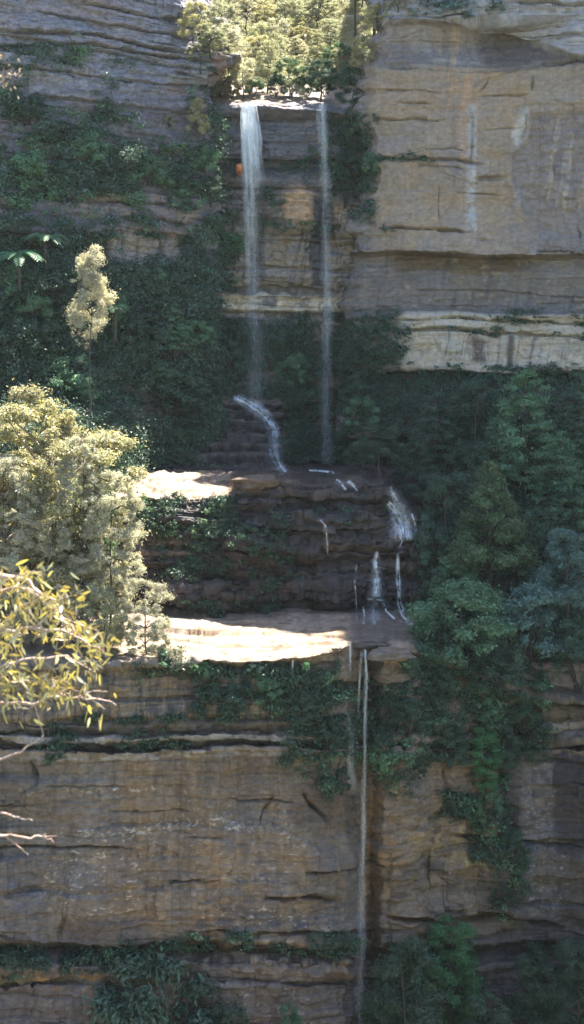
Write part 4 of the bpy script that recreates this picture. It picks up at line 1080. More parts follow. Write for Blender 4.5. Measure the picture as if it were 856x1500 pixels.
for a in hill:
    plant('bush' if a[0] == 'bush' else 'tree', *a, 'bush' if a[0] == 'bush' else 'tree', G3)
k = 0
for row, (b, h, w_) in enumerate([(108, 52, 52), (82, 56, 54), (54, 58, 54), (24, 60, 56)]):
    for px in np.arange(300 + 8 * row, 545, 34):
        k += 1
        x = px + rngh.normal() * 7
        plant('tree', ['round', 'gum', 'layer', 'round'][k % 4], 41 + k % 6, x, b + rngh.normal() * 5, b - h * (.8 + .4 * rngh.random()), w_ * (.8 + .4 * rngh.random()), [L_SAND_SUN, L_PALE_SUN, L_SAND_SUN, L_GUM_SUN, L_PALE_SUN][k % 5], 'sunlit pale green tree in the crowd of trees on the hill above the falls', 'tree', G3)
for a in [('gum', 51, 548, 34, -190, 92, L_PALE_SUN, 'tall tree on the corner of the right cliff whose crown rises out of the photo'),
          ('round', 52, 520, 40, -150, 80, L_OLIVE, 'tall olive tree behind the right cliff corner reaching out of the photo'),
          ('gum', 53, 590, 4, -190, 90, L_PALE_SUN, 'tall tree on the right cliff rim just above the frame')]:
    plant('tree', *a, 'tree', 'shade trees added on the right rim', Y=146 if a[2] < 560 else 141)  # tall crowns added out of view to cut the sun off the terrace
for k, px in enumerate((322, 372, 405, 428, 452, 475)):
    plant('bush', 'bush', 54 + k % 3, px, 138 + (k % 2), 118 - 5 * (k % 3), 34, [L_PALE_SUN, L_OLIVE, L_DARK][k % 3], 'low bush fringing the back of the sunlit lip', 'bush', 'low bushes along the lip')
# bushes along the rims of the gap
for a in [('round', 61, 285, 70, 2, 50, L_GUM_SUN, 'sunlit yellowish bush on the left cliff rim beside the gap'),
          ('round', 62, 312, 84, 40, 40, L_PALE_SUN, 'pale sunlit bush on the nose of the left cliff'),
          ('bush', 63, 556, 40, 0, 46, L_GUM_SUN, 'brightest yellowish bush on the corner of the right cliff'),
          ('bush', 64, 583, 20, -14, 40, L_SAND_SUN, 'pale bush on the rim of the right cliff just right of the corner')]:
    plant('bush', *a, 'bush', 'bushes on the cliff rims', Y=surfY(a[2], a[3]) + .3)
for a in [('round', 65, 516, 170, 92, 56, L_DARK, 'shaded bushy tree hugging the top of the right cliff edge beside the thin fall'),
          ('bush', 66, 527, 205, 148, 52, L_MID, 'green hanging bush in the middle of the right cliff edge'),
          ('bush', 67, 522, 262, 200, 60, L_DARK, 'dark hanging bush lowest on the right cliff edge'),
          ('bush', 68, 548, 255, 222, 40, L_MID, 'small green bush at the left end of the long crack in the right cliff'),
          ('bush', 69, 505, 300, 250, 36, L_DARK, 'dark bush beside the thin fall below the hanging bushes')]:
    plant('bush', *a, 'bush', 'bushes on the right cliff edge')

# ---- left side
plant('tree', 'tuft', 71, 133, 640, 356, 84, L_CREAM_SUN, 'slim sunlit tree of creamy round tufts standing out against the dark left cliff', 'tree', Y=123.6)
plant('bush', 'bush', 75, 290, 196, 138, 34, L_GUM_SUN, 'sunlit yellow-green bush on the left cliff beside the lip', 'bush', 'bushes on the left cliff near the falls', Y=138.2)
plant('bush', 'bush', 76, 248, 184, 166, 18, L_PALE_SUN, 'small pale sunlit bush on the left cliff face', 'bush', 'bushes on the left cliff near the falls')
plant('bush', 'bush', 77, 240, 228, 212, 20, L_OLIVE, 'small olive bush low on the left cliff face', 'bush', 'bushes on the left cliff near the falls')
plant('bush', 'bush', 78, 338, 366, 338, 44, L_BRIGHT, 'bright green ferny bush just left of the main plume', 'bush', 'bushes on the left cliff near the falls')
for a in [('bush', 79, 60, 470, 392, 110, L_DARK, 'dark blue-green bush below the bright tree fern'), ('bush', 80, 20, 560, 470, 100, L_DARK, 'dark bush at the left edge below the others'),
          ('bush', 81, 100, 585, 520, 90, L_MID, 'green bush under the slim creamy tree'), ('bush', 82, 205, 490, 440, 66, L_DARK, 'dark bush to the right of the slim creamy tree'), ('bush', 83, 265, 600, 540, 90, L_DARK, 'dark bush right of the top of the big sunlit gum')]:
    plant('bush', *a, 'bush', 'dark bushes at the foot of the left cliff')
G4 = 'sunlit trees on the left end of the shelf'
plant('tree', 'gum', 91, 72, 935, 548, 265, L_GUM_SUN, 'big spreading sunlit gum tree with a yellowish crown', 'tree', G4, Y=110.5, bark=BARK_PALE)
plant('tree', 'plume', 92, 6, 965, 668, 120, L_SAND_SUN, 'pale sunlit tree cut by the left edge of the photo', 'tree', G4, Y=105.5)
plant('tree', 'plume', 93, 78, 955, 680, 125, L_PALE_SUN, 'sunlit tree with a thin dark trunk showing between the pale ones', 'tree', G4, Y=108)
plant('tree', 'plume', 94, 162, 965, 686, 122, L_SAND_SUN, 'tall creamy sunlit tree of fine drooping sprays at the left end of the shelf', 'tree', G4, Y=106.5)
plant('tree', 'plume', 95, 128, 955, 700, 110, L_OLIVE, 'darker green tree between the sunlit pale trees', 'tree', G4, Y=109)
plant('bush', 'plume', 96, 214, 988, 845, 98, L_SAND_SUN, 'low creamy drooping bush at the left end of the sunlit shelf', 'bush', G4, Y=104.8)
plant('tree', 'plume', 101, 42, 960, 700, 110, L_SAND_SUN, 'pale sunlit tree between the left edge tree and the one with a dark trunk', 'tree', G4, Y=106.5)
plant('tree', 'plume', 104, 120, 960, 632, 96, L_SAND_SUN, 'pale feathery tree filling the middle of the sunlit group', 'tree', G4, Y=106.0)
plant('bush', 'plume', 102, 150, 985, 860, 80, L_PALE_SUN, 'low sunlit bush half hidden by the near yellow-green bough', 'bush', G4, Y=104.6)
plant('bush', 'plume', 97, 257, 985, 950, 34, L_SAND_SUN, 'small pale bush hanging over the edge of the sunlit shelf', 'bush', G4, Y=103.4)
plant('bush', 'bush', 98, 449, 984, 970, 12, L_BRIGHT, 'tiny bright bush just under the edge of the sunlit shelf', 'bush', Y=103.6)
plant('bush', 'column', 100, 712, 1160, 1062, 46, L_BRIGHT, 'bright green creeper bush hanging down the wooded gully', 'bush', Y=surfY(712, 1120) - .3)


spots = []
def spot(px, base, h, w_, mt, lb): spots.append((px, base, h, w_, mt, lb))
for px, base, h, w_, mt in [(640, 1030, 62, 64, 0), (705, 1058, 70, 56, 1), (598, 1075, 52, 54, 0), (560, 1118, 48, 40, 0), (660, 1120, 60, 60, 0), (738, 1125, 70, 50, 0), (716, 1205, 60, 44, 1), (680, 1195, 34, 44, 0), (752, 1265, 56, 40, 0), (735, 1320, 40, 36, 0), (770, 1060, 50, 54, 0), (610, 1140, 34, 36, 0), (625, 985, 44, 60, 1)]:
    spot(px, base, h, w_, mt, 'bush rooted in the steep wooded gully right of the long thin fall')
for px, base, h, w_, mt in [(350, 1040, 46, 56, 0), (395, 1020, 40, 50, 1), (445, 1055, 50, 54, 0), (480, 1105, 52, 44, 0), (310, 1030, 34, 40, 0), (465, 1015, 36, 44, 0), (240, 985, 22, 34, 0), (300, 990, 24, 40, 1), (370, 990, 24, 40, 0), (500, 1160, 40, 30, 0)]:
    spot(px, base, h, w_, mt, 'bush hanging on the lower cliff under the sunlit shelf')
for px, base, h, w_, mt in [(40, 180, 40, 60, 0), (85, 215, 40, 60, 0), (130, 235, 44, 64, 1), (180, 250, 36, 60, 0), (220, 270, 40, 64, 1), (160, 285, 40, 60, 0), (95, 275, 42, 64, 0), (40, 260, 40, 64, 1), (265, 285, 44, 60, 0), (300, 250, 40, 40, 1), (310, 300, 44, 44, 0)]:
    spot(px, base, h, w_, mt, 'bush growing on the planted ledges of the left cliff')
for px, base, h, w_, mt in [(30, 440, 52, 70, 1), (85, 425, 48, 66, 0), (165, 470, 44, 60, 1), (230, 520, 48, 64, 0), (290, 510, 44, 60, 1), (330, 545, 48, 66, 0), (240, 575, 46, 66, 1), (180, 560, 44, 60, 0), (60, 520, 52, 74, 0), (270, 450, 36, 50, 0), (300, 570, 38, 56, 0)]:
    spot(px, base, h, w_, mt, 'shaded bush on the dark slope under the left cliff')
for px, base, h, w_, mt in [(400, 520, 44, 60, 0), (430, 565, 50, 60, 1), (520, 545, 48, 50, 0), (530, 590, 54, 66, 0), (425, 615, 50, 50, 0), (535, 625, 50, 60, 1), (545, 650, 54, 60, 0), (435, 665, 40, 36, 0), (528, 682, 40, 46, 0), (350, 505, 40, 56, 0), (550, 520, 44, 56, 0)]:
    spot(px, base, h, w_, mt, 'shaded bush on the slope behind the foot of the two tall falls')
for i, (px, base, h, w_, mt, lb) in enumerate(spots):
    plant('bush', 'bush', 110 + i % 7, px, base, base - h, w_, [L_DARK, L_MID, L_OLIVE][mt], lb, 'bush', lb.replace('bush ', 'bushes ', 1).replace('shaded bush', 'shaded bushes'))


for i, (px, base, h, w_, mt) in enumerate([(48, 510, 84, 62, L_MID), (92, 478, 74, 54, L_DARK), (188, 540, 78, 60, L_DARK), (255, 520, 76, 58, L_MID), (318, 505, 70, 54, L_DARK), (282, 640, 80, 60, L_DARK), (226, 450, 60, 46, L_MID), (12, 345, 66, 56, L_DARK)]):
    plant('tree', ['round', 'layer'][i % 2], 121 + i, px, base, base - h, w_, mt, 'small shaded tree standing among the bushes on the left slope', 'tree', 'small trees on the left slope')


# ------------------------------------------------------------------ tree ferns
def fern_mesh(rng, n=15, L=2.2):
    """a rosette of arching fronds, each a rib with leaflets both sides"""
    fr = []
    for i in range(n):
        a = 6.283 * i / n + rng.normal() * .15; el = .55 + .35 * rng.random(); l = L * (.8 + .35 * rng.random())
        s = np.linspace(0, 1, 15)
        r = l * s * math.cos(el * .55); z = l * (math.sin(el) * s - .75 * s ** 2.2)
        rib = np.stack([r * math.cos(a), r * math.sin(a), z], -1)
        side = np.array((-math.sin(a), math.cos(a), 0))
        Vs, Fs = [], []
        tang = unit(np.gradient(rib, axis=0))
        for sg in (-1, 1):
            for j in range(1, 15):
                wl = l * .26 * math.sin(math.pi * min(1, .12 + .9 * (1 - s[j]))) ** .8 + .03
                o = rib[j]; d = unit(side * sg + tang[j] * .55 + np.array((0, 0, -.25))); w2 = tang[j] * l / 15 * .42
                b = len(Vs) and sum(len(v) for v in Vs)
                Vs.append(np.array([o - w2 * .6, o + d * wl * .55 - w2, o + d * wl, o + d * wl * .55 + w2 * .8])); Fs.append(np.arange(4)[None] + (b or 0))
        V, F = np.concatenate(Vs), np.concatenate(Fs)
        Vr, Fr = tube(rib, np.linspace(.03, .008, 15), 4)
        V, F = join([(V, F), (Vr, Fr)])
        fr.append(mesh_np('frond', V, F, False, {'leaf_value': np.full(len(V), rng.random())}))
    return fr


rf = np.random.default_rng(9)
L_FERN = leaf_mat('fern_fronds', (0.060, 0.165, 0.085), .3)
for px, py, Y, L, mt, lb in [(28, 378, None, 2.9, L_FERN, 'bright green tree fern with arching fronds at the left edge'), (66, 350, None, 2.2, L_MID, 'darker tree fern beside the bright one'),
                             (24, 604, None, 2.2, L_MID, 'dark green tree fern just above the sunlit gum crown'), (168, 452, None, 1.5, L_MID, 'tree fern to the right of the slim creamy tree')]:
    Y = surfY(px, py + 25) - 2.6
    base = at(px, py + 30, Y)
    o = tag(empty('tree_fern', base), lb, 'tree fern', 'tree ferns on the left slope')
    hgt = 30 * Y / FOC
    V, F = tube(curve((0, .6, -1.0), (0, 0, hgt), rf, 5, 0, .02), np.linspace(.16, .11, 5), 7)
    link('trunk', mesh_np('trunk', V, F), BARK, o)
    for me in fern_mesh(rf, 15, L):
        link('frond', me, mt, o).location = (0, 0, hgt)
# ------------------------------------------------------------------ water
M_WATER = water_mat('falling_water'); M_FILM = water_mat('water_film', True)


def spindles(A, B, r, rng):
    """thin drops drawn out from A to B, thickest in the middle; three-sided"""
    n = len(A); t = unit(B - A)
    ref = np.where(np.abs(t[:, 2:3]) > .8, np.array((1., 0, 0)), np.array((0, 0, 1.)))
    a = unit(np.cross(t, ref)); b = np.cross(t, a)
    V = np.empty((n, 5, 3)); m = A * .55 + B * .45
    V[:, 0] = A; V[:, 4] = B
    for k in range(3):
        V[:, 1 + k] = m + r[:, None] * (a * math.cos(k * 2.094) + b * math.sin(k * 2.094))
    base = (np.arange(n) * 5)[:, None, None]
    F = base + np.array([[0, 1, 2], [0, 2, 3], [0, 3, 1], [4, 2, 1], [4, 3, 2], [4, 1, 3]])[None]
    return V.reshape(-1, 3), F.reshape(-1, 3)


def water_mesh(name, parts, parent=None):
    V, F = join(parts)
    return link(name, mesh_np(name, V, F, True), M_WATER, parent)


def free_fall(path, n, rng, length=(.4, 1.6), rad=(.010, .026), depth=.25, core=0.5, dens=None):
    """path: [(px, py, Y, half width px)]; strands hang straight down along it. dens: rows -> relative density"""
    p = np.array(path, float)
    y0, y1 = p[0, 1], p[-1, 1]
    ys = y0 + (y1 - y0) * rng.random(n * 6)
    if dens is not None:
        keep = rng.random(n * 6) < np.interp(ys, [d[0] for d in dens], [d[1] for d in dens])
        ys = ys[keep]
    ys = ys[rng.random(len(ys)) < .6 + .4 * vn(ys * .06, ys * 0, 3)]
    ys = ys[:n]; n = len(ys)
    x = np.interp(ys, p[:, 1], p[:, 0]); Y = np.interp(ys, p[:, 1], p[:, 2]); h = np.interp(ys, p[:, 1], p[:, 3])
    u = np.where(rng.random(n) < core, rng.normal(size=n) * .3, rng.normal(size=n) * .62)
    # the stream frays and sways a little on its way down
    u = u + .35 * vn(ys * .02, 0 * ys + n, 4) + .2 * vn(ys * .07, u * 2, 5)
    A = at_np(x + u * h, ys, Y + rng.normal(size=n) * depth)
    L = rng.uniform(*length, n)
    y2 = np.minimum(ys + L * FOC / Y, y1 + 3)
    x2 = np.interp(y2, p[:, 1], p[:, 0]); h2 = np.interp(y2, p[:, 1], p[:, 3])
    B = at_np(x2 + u * h2, y2, A[:, 1])
    return spindles(A, B, rng.uniform(*rad, n), rng)


def on_rock(path, n, rng, length=None, rad=(.010, .026), off=(.04, .16), **_):
    """water running down rock in broken threads: [(px, py, half width px)]"""
    p = np.array(path, float)
    seg = np.r_[0, np.cumsum(np.hypot(np.diff(p[:, 0]), np.diff(p[:, 1])))]; tot = seg[-1]

    def P(s, u):
        x = np.interp(s, seg, p[:, 0]); y = np.interp(s, seg, p[:, 1]); h = np.interp(s, seg, p[:, 2])
        d = unit(np.stack([np.interp(s + 1, seg, p[:, 0]) - np.interp(s - 1, seg, p[:, 0]), np.interp(s + 1, seg, p[:, 1]) - np.interp(s - 1, seg, p[:, 1])], -1))
        return x - d[:, 1] * u * h, y + d[:, 0] * u * h
    S0, S1, U0, U1, RR = [], [], [], [], []
    wide = p[:, 2].max() > 8
    m = max(3, int(p[:, 2].max() * (.7 if wide else 1.5)))
    if wide: rad = (.005, .013)
    for k in range(m):                       # threads, each broken where it leaps or sinks into a crack
        u0 = np.clip(rng.normal() * .55, -1.2, 1.2); a, b = rng.random() * .35 * tot, (1 - .35 * rng.random()) * tot
        ss = np.arange(a, b, 2.2); u = u0 + .35 * vn(ss * .1 + 9 * k, ss * 0, 3) + .15 * vn(ss * .5, ss * 0 + k, 4)
        on = vn(ss * .16, ss * 0 + 5 * k, 8) > -.25
        r = rng.uniform(*rad) * (.5 + rng.random(len(ss)))
        for i in np.nonzero(on[:-1])[0]:
            S0.append(ss[i]); S1.append(ss[i] + 3.4); U0.append(u[i]); U1.append(u[i + 1]); RR.append(r[i])
    k = int(n * (1.5 if wide else .5))                         # loose spray
    sp = rng.random(k) * tot; up_ = rng.normal(size=k) * .5
    S0 = np.r_[S0, sp]; S1 = np.r_[S1, sp + rng.uniform(2, 8, k)]; U0 = np.r_[U0, up_]; U1 = np.r_[U1, up_ + .1 * rng.normal(size=k)]; RR = np.r_[RR, rng.uniform(.003, .010 if wide else .008, k)]
    S1 = np.minimum(S1, tot)
    x, y = P(S0, U0); x2, y2 = P(S1, U1)
    o = rng.uniform(*off, len(x))
    Ya = np.array([surfY(a, b) for a, b in zip(x, y)]); Yb = np.clip(np.array([surfY(a, b) for a, b in zip(x2, y2)]), Ya - .8, Ya + .8)
    return spindles(at_np(x, y, Ya - o), at_np(x2, y2, Yb - o), RR, rng)


def veil_tubes(path, dens, seed, layers=(1.35, .95, .62, .34), strength=.5):
    """a falling stream as nested ragged sleeves of white water, densest in the heart of it. path: [(px, py, Y, half width px)]"""
    p = np.array(path, float); ys = np.arange(p[0, 1], p[-1, 1] + 1, 2.0)
    V, F, A, off = [], [], [], 0
    for li, k in enumerate(layers):
        m = 28; ang = np.linspace(0, 2 * math.pi, m, endpoint=False)
        Yg, ag = np.meshgrid(ys, ang, indexing='ij')
        h = np.interp(Yg, p[:, 1], p[:, 3]) * k * (1 + .25 * vn(Yg * .03, ag * 0 + li, seed + 3))
        x = np.interp(Yg, p[:, 1], p[:, 0]) + h * np.cos(ag) + .25 * h * vn(Yg * .018, ag * 0, seed + 4)
        d = np.interp(Yg, p[:, 1], p[:, 2]) + .55 * h / FOC * 142 * np.sin(ag)
        V.append(at_np(x, Yg, d).reshape(-1, 3))
        streak = fbm(np.cos(ag) * 3.2 * k + np.sin(ag) * 1.7, Yg * .011 + li * 7, seed + li, 4, .62)
        pulse = fbm(Yg * .035 + 4 * li, np.cos(ag) * .8, seed + 20 + li, 3)
        a_ = strength * np.interp(Yg, [q[0] for q in dens], [q[1] for q in dens]) * np.clip(.45 + 1.5 * streak + .8 * pulse, 0, 1.7)
        a_ = a_ * sst(0, 6, Yg - ys[0]) * (1 - sst(-22, 0, Yg - ys[-1]) * .8)
        A.append(np.clip(a_, 0, .95).ravel())
        n = len(ys); idx = np.arange(n * m).reshape(n, m)
        F.append(np.stack([idx[:-1], idx[1:], np.roll(idx[1:], -1, 1), np.roll(idx[:-1], -1, 1)], -1).reshape(-1, 4) + off); off += n * m
    return np.concatenate(V), np.concatenate(F), np.concatenate(A)


def film(path, seed, strength=.9, rows=None, thr=.0):
    """a film of white water lying on the rock along a path of (px, py, half width px): streaky along its run, ragged at the sides"""
    p = np.array(path, float)
    seg = np.r_[0, np.cumsum(np.hypot(np.diff(p[:, 0]), np.diff(p[:, 1])))]; tot = seg[-1]
    s = np.linspace(0, tot, max(6, int(tot / .8))); hmax = p[:, 2].max(); u = np.linspace(-1.5, 1.5, max(7, int(hmax * 4)))
    S, U = np.meshgrid(s, u, indexing='ij')
    h = np.interp(S, seg, p[:, 2])
    d = unit(np.stack([np.interp(S + 2, seg, p[:, 0]) - np.interp(S - 2, seg, p[:, 0]), np.interp(S + 2, seg, p[:, 1]) - np.interp(S - 2, seg, p[:, 1])], -1))
    x = np.interp(S, seg, p[:, 0]) - d[..., 1] * U * h; y = np.interp(S, seg, p[:, 1]) + d[..., 0] * U * h
    Y = np.array([surfY(a, b) for a, b in zip(x.ravel(), y.ravel())]).reshape(S.shape)
    for _ in range(3): Y[1:-1] = np.minimum(Y[1:-1], .25 * Y[:-2] + .5 * Y[1:-1] + .25 * Y[2:])   # bridges the cracks
    Y -= .10
    un = U * h
    st = fbm(un * .55, S * .05 + un * .02, seed, 4, .65); brk = fbm(un * .15 + 5, S * .22, seed + 9, 3)
    a = np.exp(-(U / .75) ** 2 * 1.2) * np.clip(.45 + 1.5 * st + .75 * brk - thr, 0, 1) * strength
    a *= sst(0, .06, S / tot) * (1 - sst(.88, 1.0, S / tot)) * (1 - sst(1.1, 1.5, np.abs(U)))
    r, c = S.shape; idx = np.arange(r * c).reshape(r, c)
    F = np.stack([idx[:-1, :-1], idx[:-1, 1:], idx[1:, 1:], idx[1:, :-1]], -1).reshape(-1, 4)
    return at_np(x, y, Y).reshape(-1, 3), F, np.clip(a, 0, 1).ravel()


def water_part(name, pieces, o):
    Vs, Fs, As, off = [], [], [], 0
    for V, F, A in pieces:
        Vs.append(V); Fs.append(F + off); As.append(A); off += len(V)
    V = np.concatenate(Vs) - np.array(o.location)
    return link(name, mesh_np(name, V, np.concatenate(Fs), True, {'foam': np.concatenate(As)}), M_FILM, o)


rw = np.random.default_rng(21)
GW = 'waterfalls and cascades'


def child(name, parts, o):
    V, F = join(parts); V = V - np.array(o.location)
    return link(name, mesh_np(name, V, F, True), M_WATER, o)


def fall(lb, loc): return tag(empty('waterfall', loc), lb, 'waterfall', GW)


# main plume
o = fall('tall white plume falling from the lip, widest just below the top', at(366, 590, 141))
Yl = surfY(362, 158)
pm = [(363, 148, Yl - .1, 6), (363, 165, Yl - .5, 7), (365, 200, Yl - .8, 9), (369, 240, Yl - .9, 10), (371, 300, Yl - .95, 8), (372, 400, Yl - 1.0, 7.5), (375, 588, Yl - 3.0, 11)]
pl_ = [(358, 150, Yl - .25, 2.5), (357, 200, Yl - .95, 4), (362, 260, Yl - 1.1, 4), (364, 420, Yl - 1.2, 4)]
water_part('veil', [veil_tubes(pm, [(148, .9), (215, .8), (250, .34), (320, .14), (430, .09), (490, .05), (588, .05)], 301, (1.7, 1.05, .6, .32), strength=.58), veil_tubes(pl_, [(150, .9), (230, .7), (300, .45), (420, .25)], 305, (1.2, .6), .5)], o)
child('spray', [free_fall(pm, 2400, rw, (.1, .5), (.002, .006), .3, .4, [(150, 1), (230, 1), (270, .5), (380, .25), (590, .12)])], o)
water_part('slide', [film([(340, 580, 5), (366, 592, 9), (390, 608, 9), (404, 628, 7), (403, 648, 5)], 311, 1.0), film([(398, 618, 6), (406, 640, 5)], 312, .8), film([(350, 584, 8), (372, 594, 11), (394, 612, 11), (402, 640, 12), (404, 672, 14), (416, 693, 9)], 315, .34, thr=-.35), film([(404, 640, 3), (404, 660, 4)], 316, .8), film([(396, 656, 13), (403, 674, 11), (418, 694, 6)], 313, .6), film([(402, 655, 4), (410, 680, 4), (420, 694, 4)], 314, .9)], o)
# thin ribbon
o = fall('thin straight ribbon of water falling from the right end of the lip', at(478, 690, 139))
Yr = surfY(473, 165)
pr = [(473, 150, Yr - .1, 5), (475, 200, Yr - .6, 6), (477, 330, Yr - .8, 6.5), (479, 500, Yr - 1.6, 7), (480, 690, Yr - 3.4, 9)]
water_part('veil', [veil_tubes(pr, [(150, .34), (240, .16), (340, .09), (430, .085), (560, .09), (690, .07)], 321, strength=.5)], o)
child('spray', [free_fall(pr, 1100, rw, (.1, .5), (.002, .005), .25, .4, [(150, 1), (300, .6), (690, .3)])], o)
water_part('splash', [film([(452, 689, 1.6), (470, 690, 2), (500, 693, 1.6)], 323, 1.2, thr=-.3)], o)


def cascade(lb, pieces, loc, spray=None):
    o = fall(lb, at(loc[0], loc[1], surfY(*loc)))
    water_part('stream', pieces, o)
    if spray: child('spray', spray, o)
    return o


cascade('pair of short trickles spilling over the rim of the dark rock terrace', [film([(492, 702, 4), (500, 708, 4), (508, 718, 3)], 331, .9), film([(509, 704, 4), (516, 710, 4), (525, 720, 3)], 332, .9)], (509, 718))
cascade('fan-shaped cascade spreading over the right shoulder of the rock terrace', [film([(570, 712, 3), (576, 722, 3.5), (584, 736, 3)], 333, 1.0), film([(568, 734, 6), (584, 752, 11), (590, 770, 17), (593, 795, 22)], 334, 1.0, thr=-.22), film([(572, 716, 5), (584, 745, 14), (592, 775, 22), (592, 794, 22)], 348, .4, thr=-.4), film([(590, 790, 3), (586, 802, 2.5), (583, 816, 3)], 349, .7), film([(603, 750, 3), (609, 770, 4), (612, 786, 3)], 335, .7)], (592, 790))
cascade('white cascade with a square veil low on the rock terrace', [film([(552, 815, 10), (551, 850, 10), (550, 880, 14), (548, 916, 12)], 350, .28, thr=-.3), film([(552, 846, 5), (552, 876, 8)], 347, .9, thr=-.3), film([(553, 806, 3), (551, 822, 6), (552, 842, 5), (552, 860, 6), (551, 878, 9)], 336, 1.1, thr=-.1), film([(536, 877, 2), (552, 879, 3), (566, 880, 2)], 337, .9), film([(561, 880, 2), (566, 895, 2), (580, 908, 2.5)], 338, 1.), film([(546, 884, 2), (549, 900, 2), (548, 918, 3)], 339, 1.), film([(532, 882, 2), (534, 900, 2.5), (533, 916, 3)], 340, .8)], (552, 878))
cascade('right-hand white cascade ending in a splash on the shelf', [film([(583, 810, 2), (583, 828, 4), (584, 856, 5), (585, 884, 5), (590, 900, 7), (600, 914, 8)], 341, 1.1, thr=-.05), film([(584, 912, 3), (608, 916, 4)], 342, 1.)], (585, 900))
cascade('faint trickle halfway up the middle of the rock terrace', [film([(468, 760, 3), (477, 770, 3.5), (480, 792, 2.5), (480, 815, 1.5)], 343, .7)], (478, 800))
cascade('faint trickle left of the square veil on the rock terrace', [film([(523, 824, 1.5), (520, 850, 2), (522, 880, 1.5), (523, 915, 1.5)], 344, .7)], (522, 880))
# long lower fall
Yq = min(surfY(532, 955), surfY(528, 1000), surfY(530, 1100), surfY(530, 1300)) - .5
o = fall('long thin fall dropping from the shelf down the lower cliff', at(530, 1520, Yq))
pq = [(535, 950, Yq, 2.2), (537, 990, Yq - .3, 2.0), (535, 1040, Yq - .3, 2.2), (534.5, 1100, Yq - .4, 3), (533, 1200, Yq - .5, 3.6), (530, 1350, Yq - .6, 5), (526, 1530, Yq - .7, 6)]
water_part('veil', [veil_tubes(pq, [(950, .6), (1000, .36), (1080, .17), (1180, .2), (1300, .11), (1400, .12), (1530, .15)], 351, strength=.55), veil_tubes([(532, 952, Yq, 2), (528, 975, Yq - .2, 1.6), (526, 1010, Yq - .2, 1.6), (525, 1055, Yq - .2, 2)], [(952, .7), (1000, .5), (1055, .2)], 352, (1.1, .6), .5),
                     veil_tubes([(528, 1200, Yq - .2, 6), (525, 1350, Yq - .3, 9), (520, 1530, Yq - .4, 12)], [(1200, .01), (1350, .1), (1530, .14)], 353, (1.2, .7), .4)], o)
child('spray', [free_fall(pq, 900, rw, (.1, .5), (.002, .006), .15, .4)], o)
o = fall('faint misty veil on the left of the long thin fall', at(511, 1150, Yq - .1))
water_part('veil', [veil_tubes([(509, 1042, Yq, 4), (511, 1080, Yq - .2, 7), (514, 1165, Yq - .3, 10)], [(1042, .5), (1070, .35), (1120, .22), (1165, .12)], 354, strength=.5)], o)
for px, y0, y1, lb in ((429, 962, 1000, 'short trickle dripping from the edge of the sunlit shelf'), (514, 938, 985, 'short trickle in shade between the sunlit shelf and the long fall')):
    Yt_ = surfY(px, y0 + 12) - .25
    o = fall(lb, at(px, y1, Yt_))
    water_part('veil', [veil_tubes([(px, y0, Yt_, 1.2), (px - .5, y1, Yt_ - .1, 1.8)], [(y0, .8), (y1, .35)], 360 + px, (1.1, .6), .6)], o)
# ------------------------------------------------------------------ small things on the rocks
def rock_thing(name, px, py, Y, size, label, mat_c, seed, cat='rock'):
    rng = np.random.default_rng(seed)
    import bmesh
    bm = bmesh.new(); bmesh.ops.create_icosphere(bm, subdivisions=4, radius=1)
    co_ = np.array([v.co for v in bm.verts])
    co_ = np.sign(co_) * np.abs(co_) ** (.95 if seed == 7 else .6)
    d = 1 + .38 * fbm(co_[:, 0] * 1.3 + seed, co_[:, 1] * 1.3 + co_[:, 2] * 2.1, seed, 4)
    co_ = co_ * d[:, None] * np.array(size)
    co_ = co_ + unit(co_) * facets(co_, .8, .35, .07, seed)[:, None]
    F = np.array([[v.index for v in f.verts] for f in bm.faces]); bm.free()
    c = np.array(mat_c) * (1 + .3 * fbm(co_[:, 0] * 3, co_[:, 2] * 5, seed + 2, 4))[:, None]
    o = link(name, mesh_np(name, co_, F, True, colors=c), M_ROCK); o.location = at(px, py, Y)
    return tag(o, label, cat)


rock_thing('rock', 573, 958, surfY(573, 955) - .6, (1.45, 1.1, .36), 'flat pale brown boulder beside the head of the long thin fall', (.17, .135, .105), 3)
rock_thing('rock', 372, 706, surfY(372, 706) + .3, (1.7, 1.0, .5), 'long brown boulder on the terrace rim at the end of the sunlit strip', (.13, .10, .078), 5)
rock_thing('rock', 540, 941, surfY(540, 941) + .2, (1.4, 1.0, .3), 'dark flat rock at the shaded end of the sunlit shelf', (.12, .1, .085), 6)
rock_thing('rock', 351, 248, surfY(351, 248) - 1.0, (.3, 1.5, .5), 'small orange rock painted as bright as in sun beside the upper part of the main plume', (.60, .23, .12), 7)  # sunshine it does not catch is put into the orange colour
# dead pale stick
V, F = join([tube(curve((0, 0, 0), (.55, -.2, -.55), np.random.default_rng(1), 6), np.linspace(.05, .03, 6), 5), tube(curve((.2, -.1, -.2), (.45, -.1, -.15), np.random.default_rng(2), 4), np.linspace(.03, .015, 4), 5)])
o = link('stick', mesh_np('stick', V, F), BARK_PALE); o.location = at(211, 424, surfY(215, 428) - .4); tag(o, 'pale dead stick on the dark scrub of the left slope', 'stick')

# ------------------------------------------------------------------ the near gum tree whose boughs reach in from the left
L_NEAR = leaf_mat('yellow_gum_leaves', (0.42, 0.355, 0.13), .45, .6, .18, (1.1, .97, .45))
TWIG = bark_mat('pink_twig_bark', (.34, .22, .17), (.55, .42, .36))


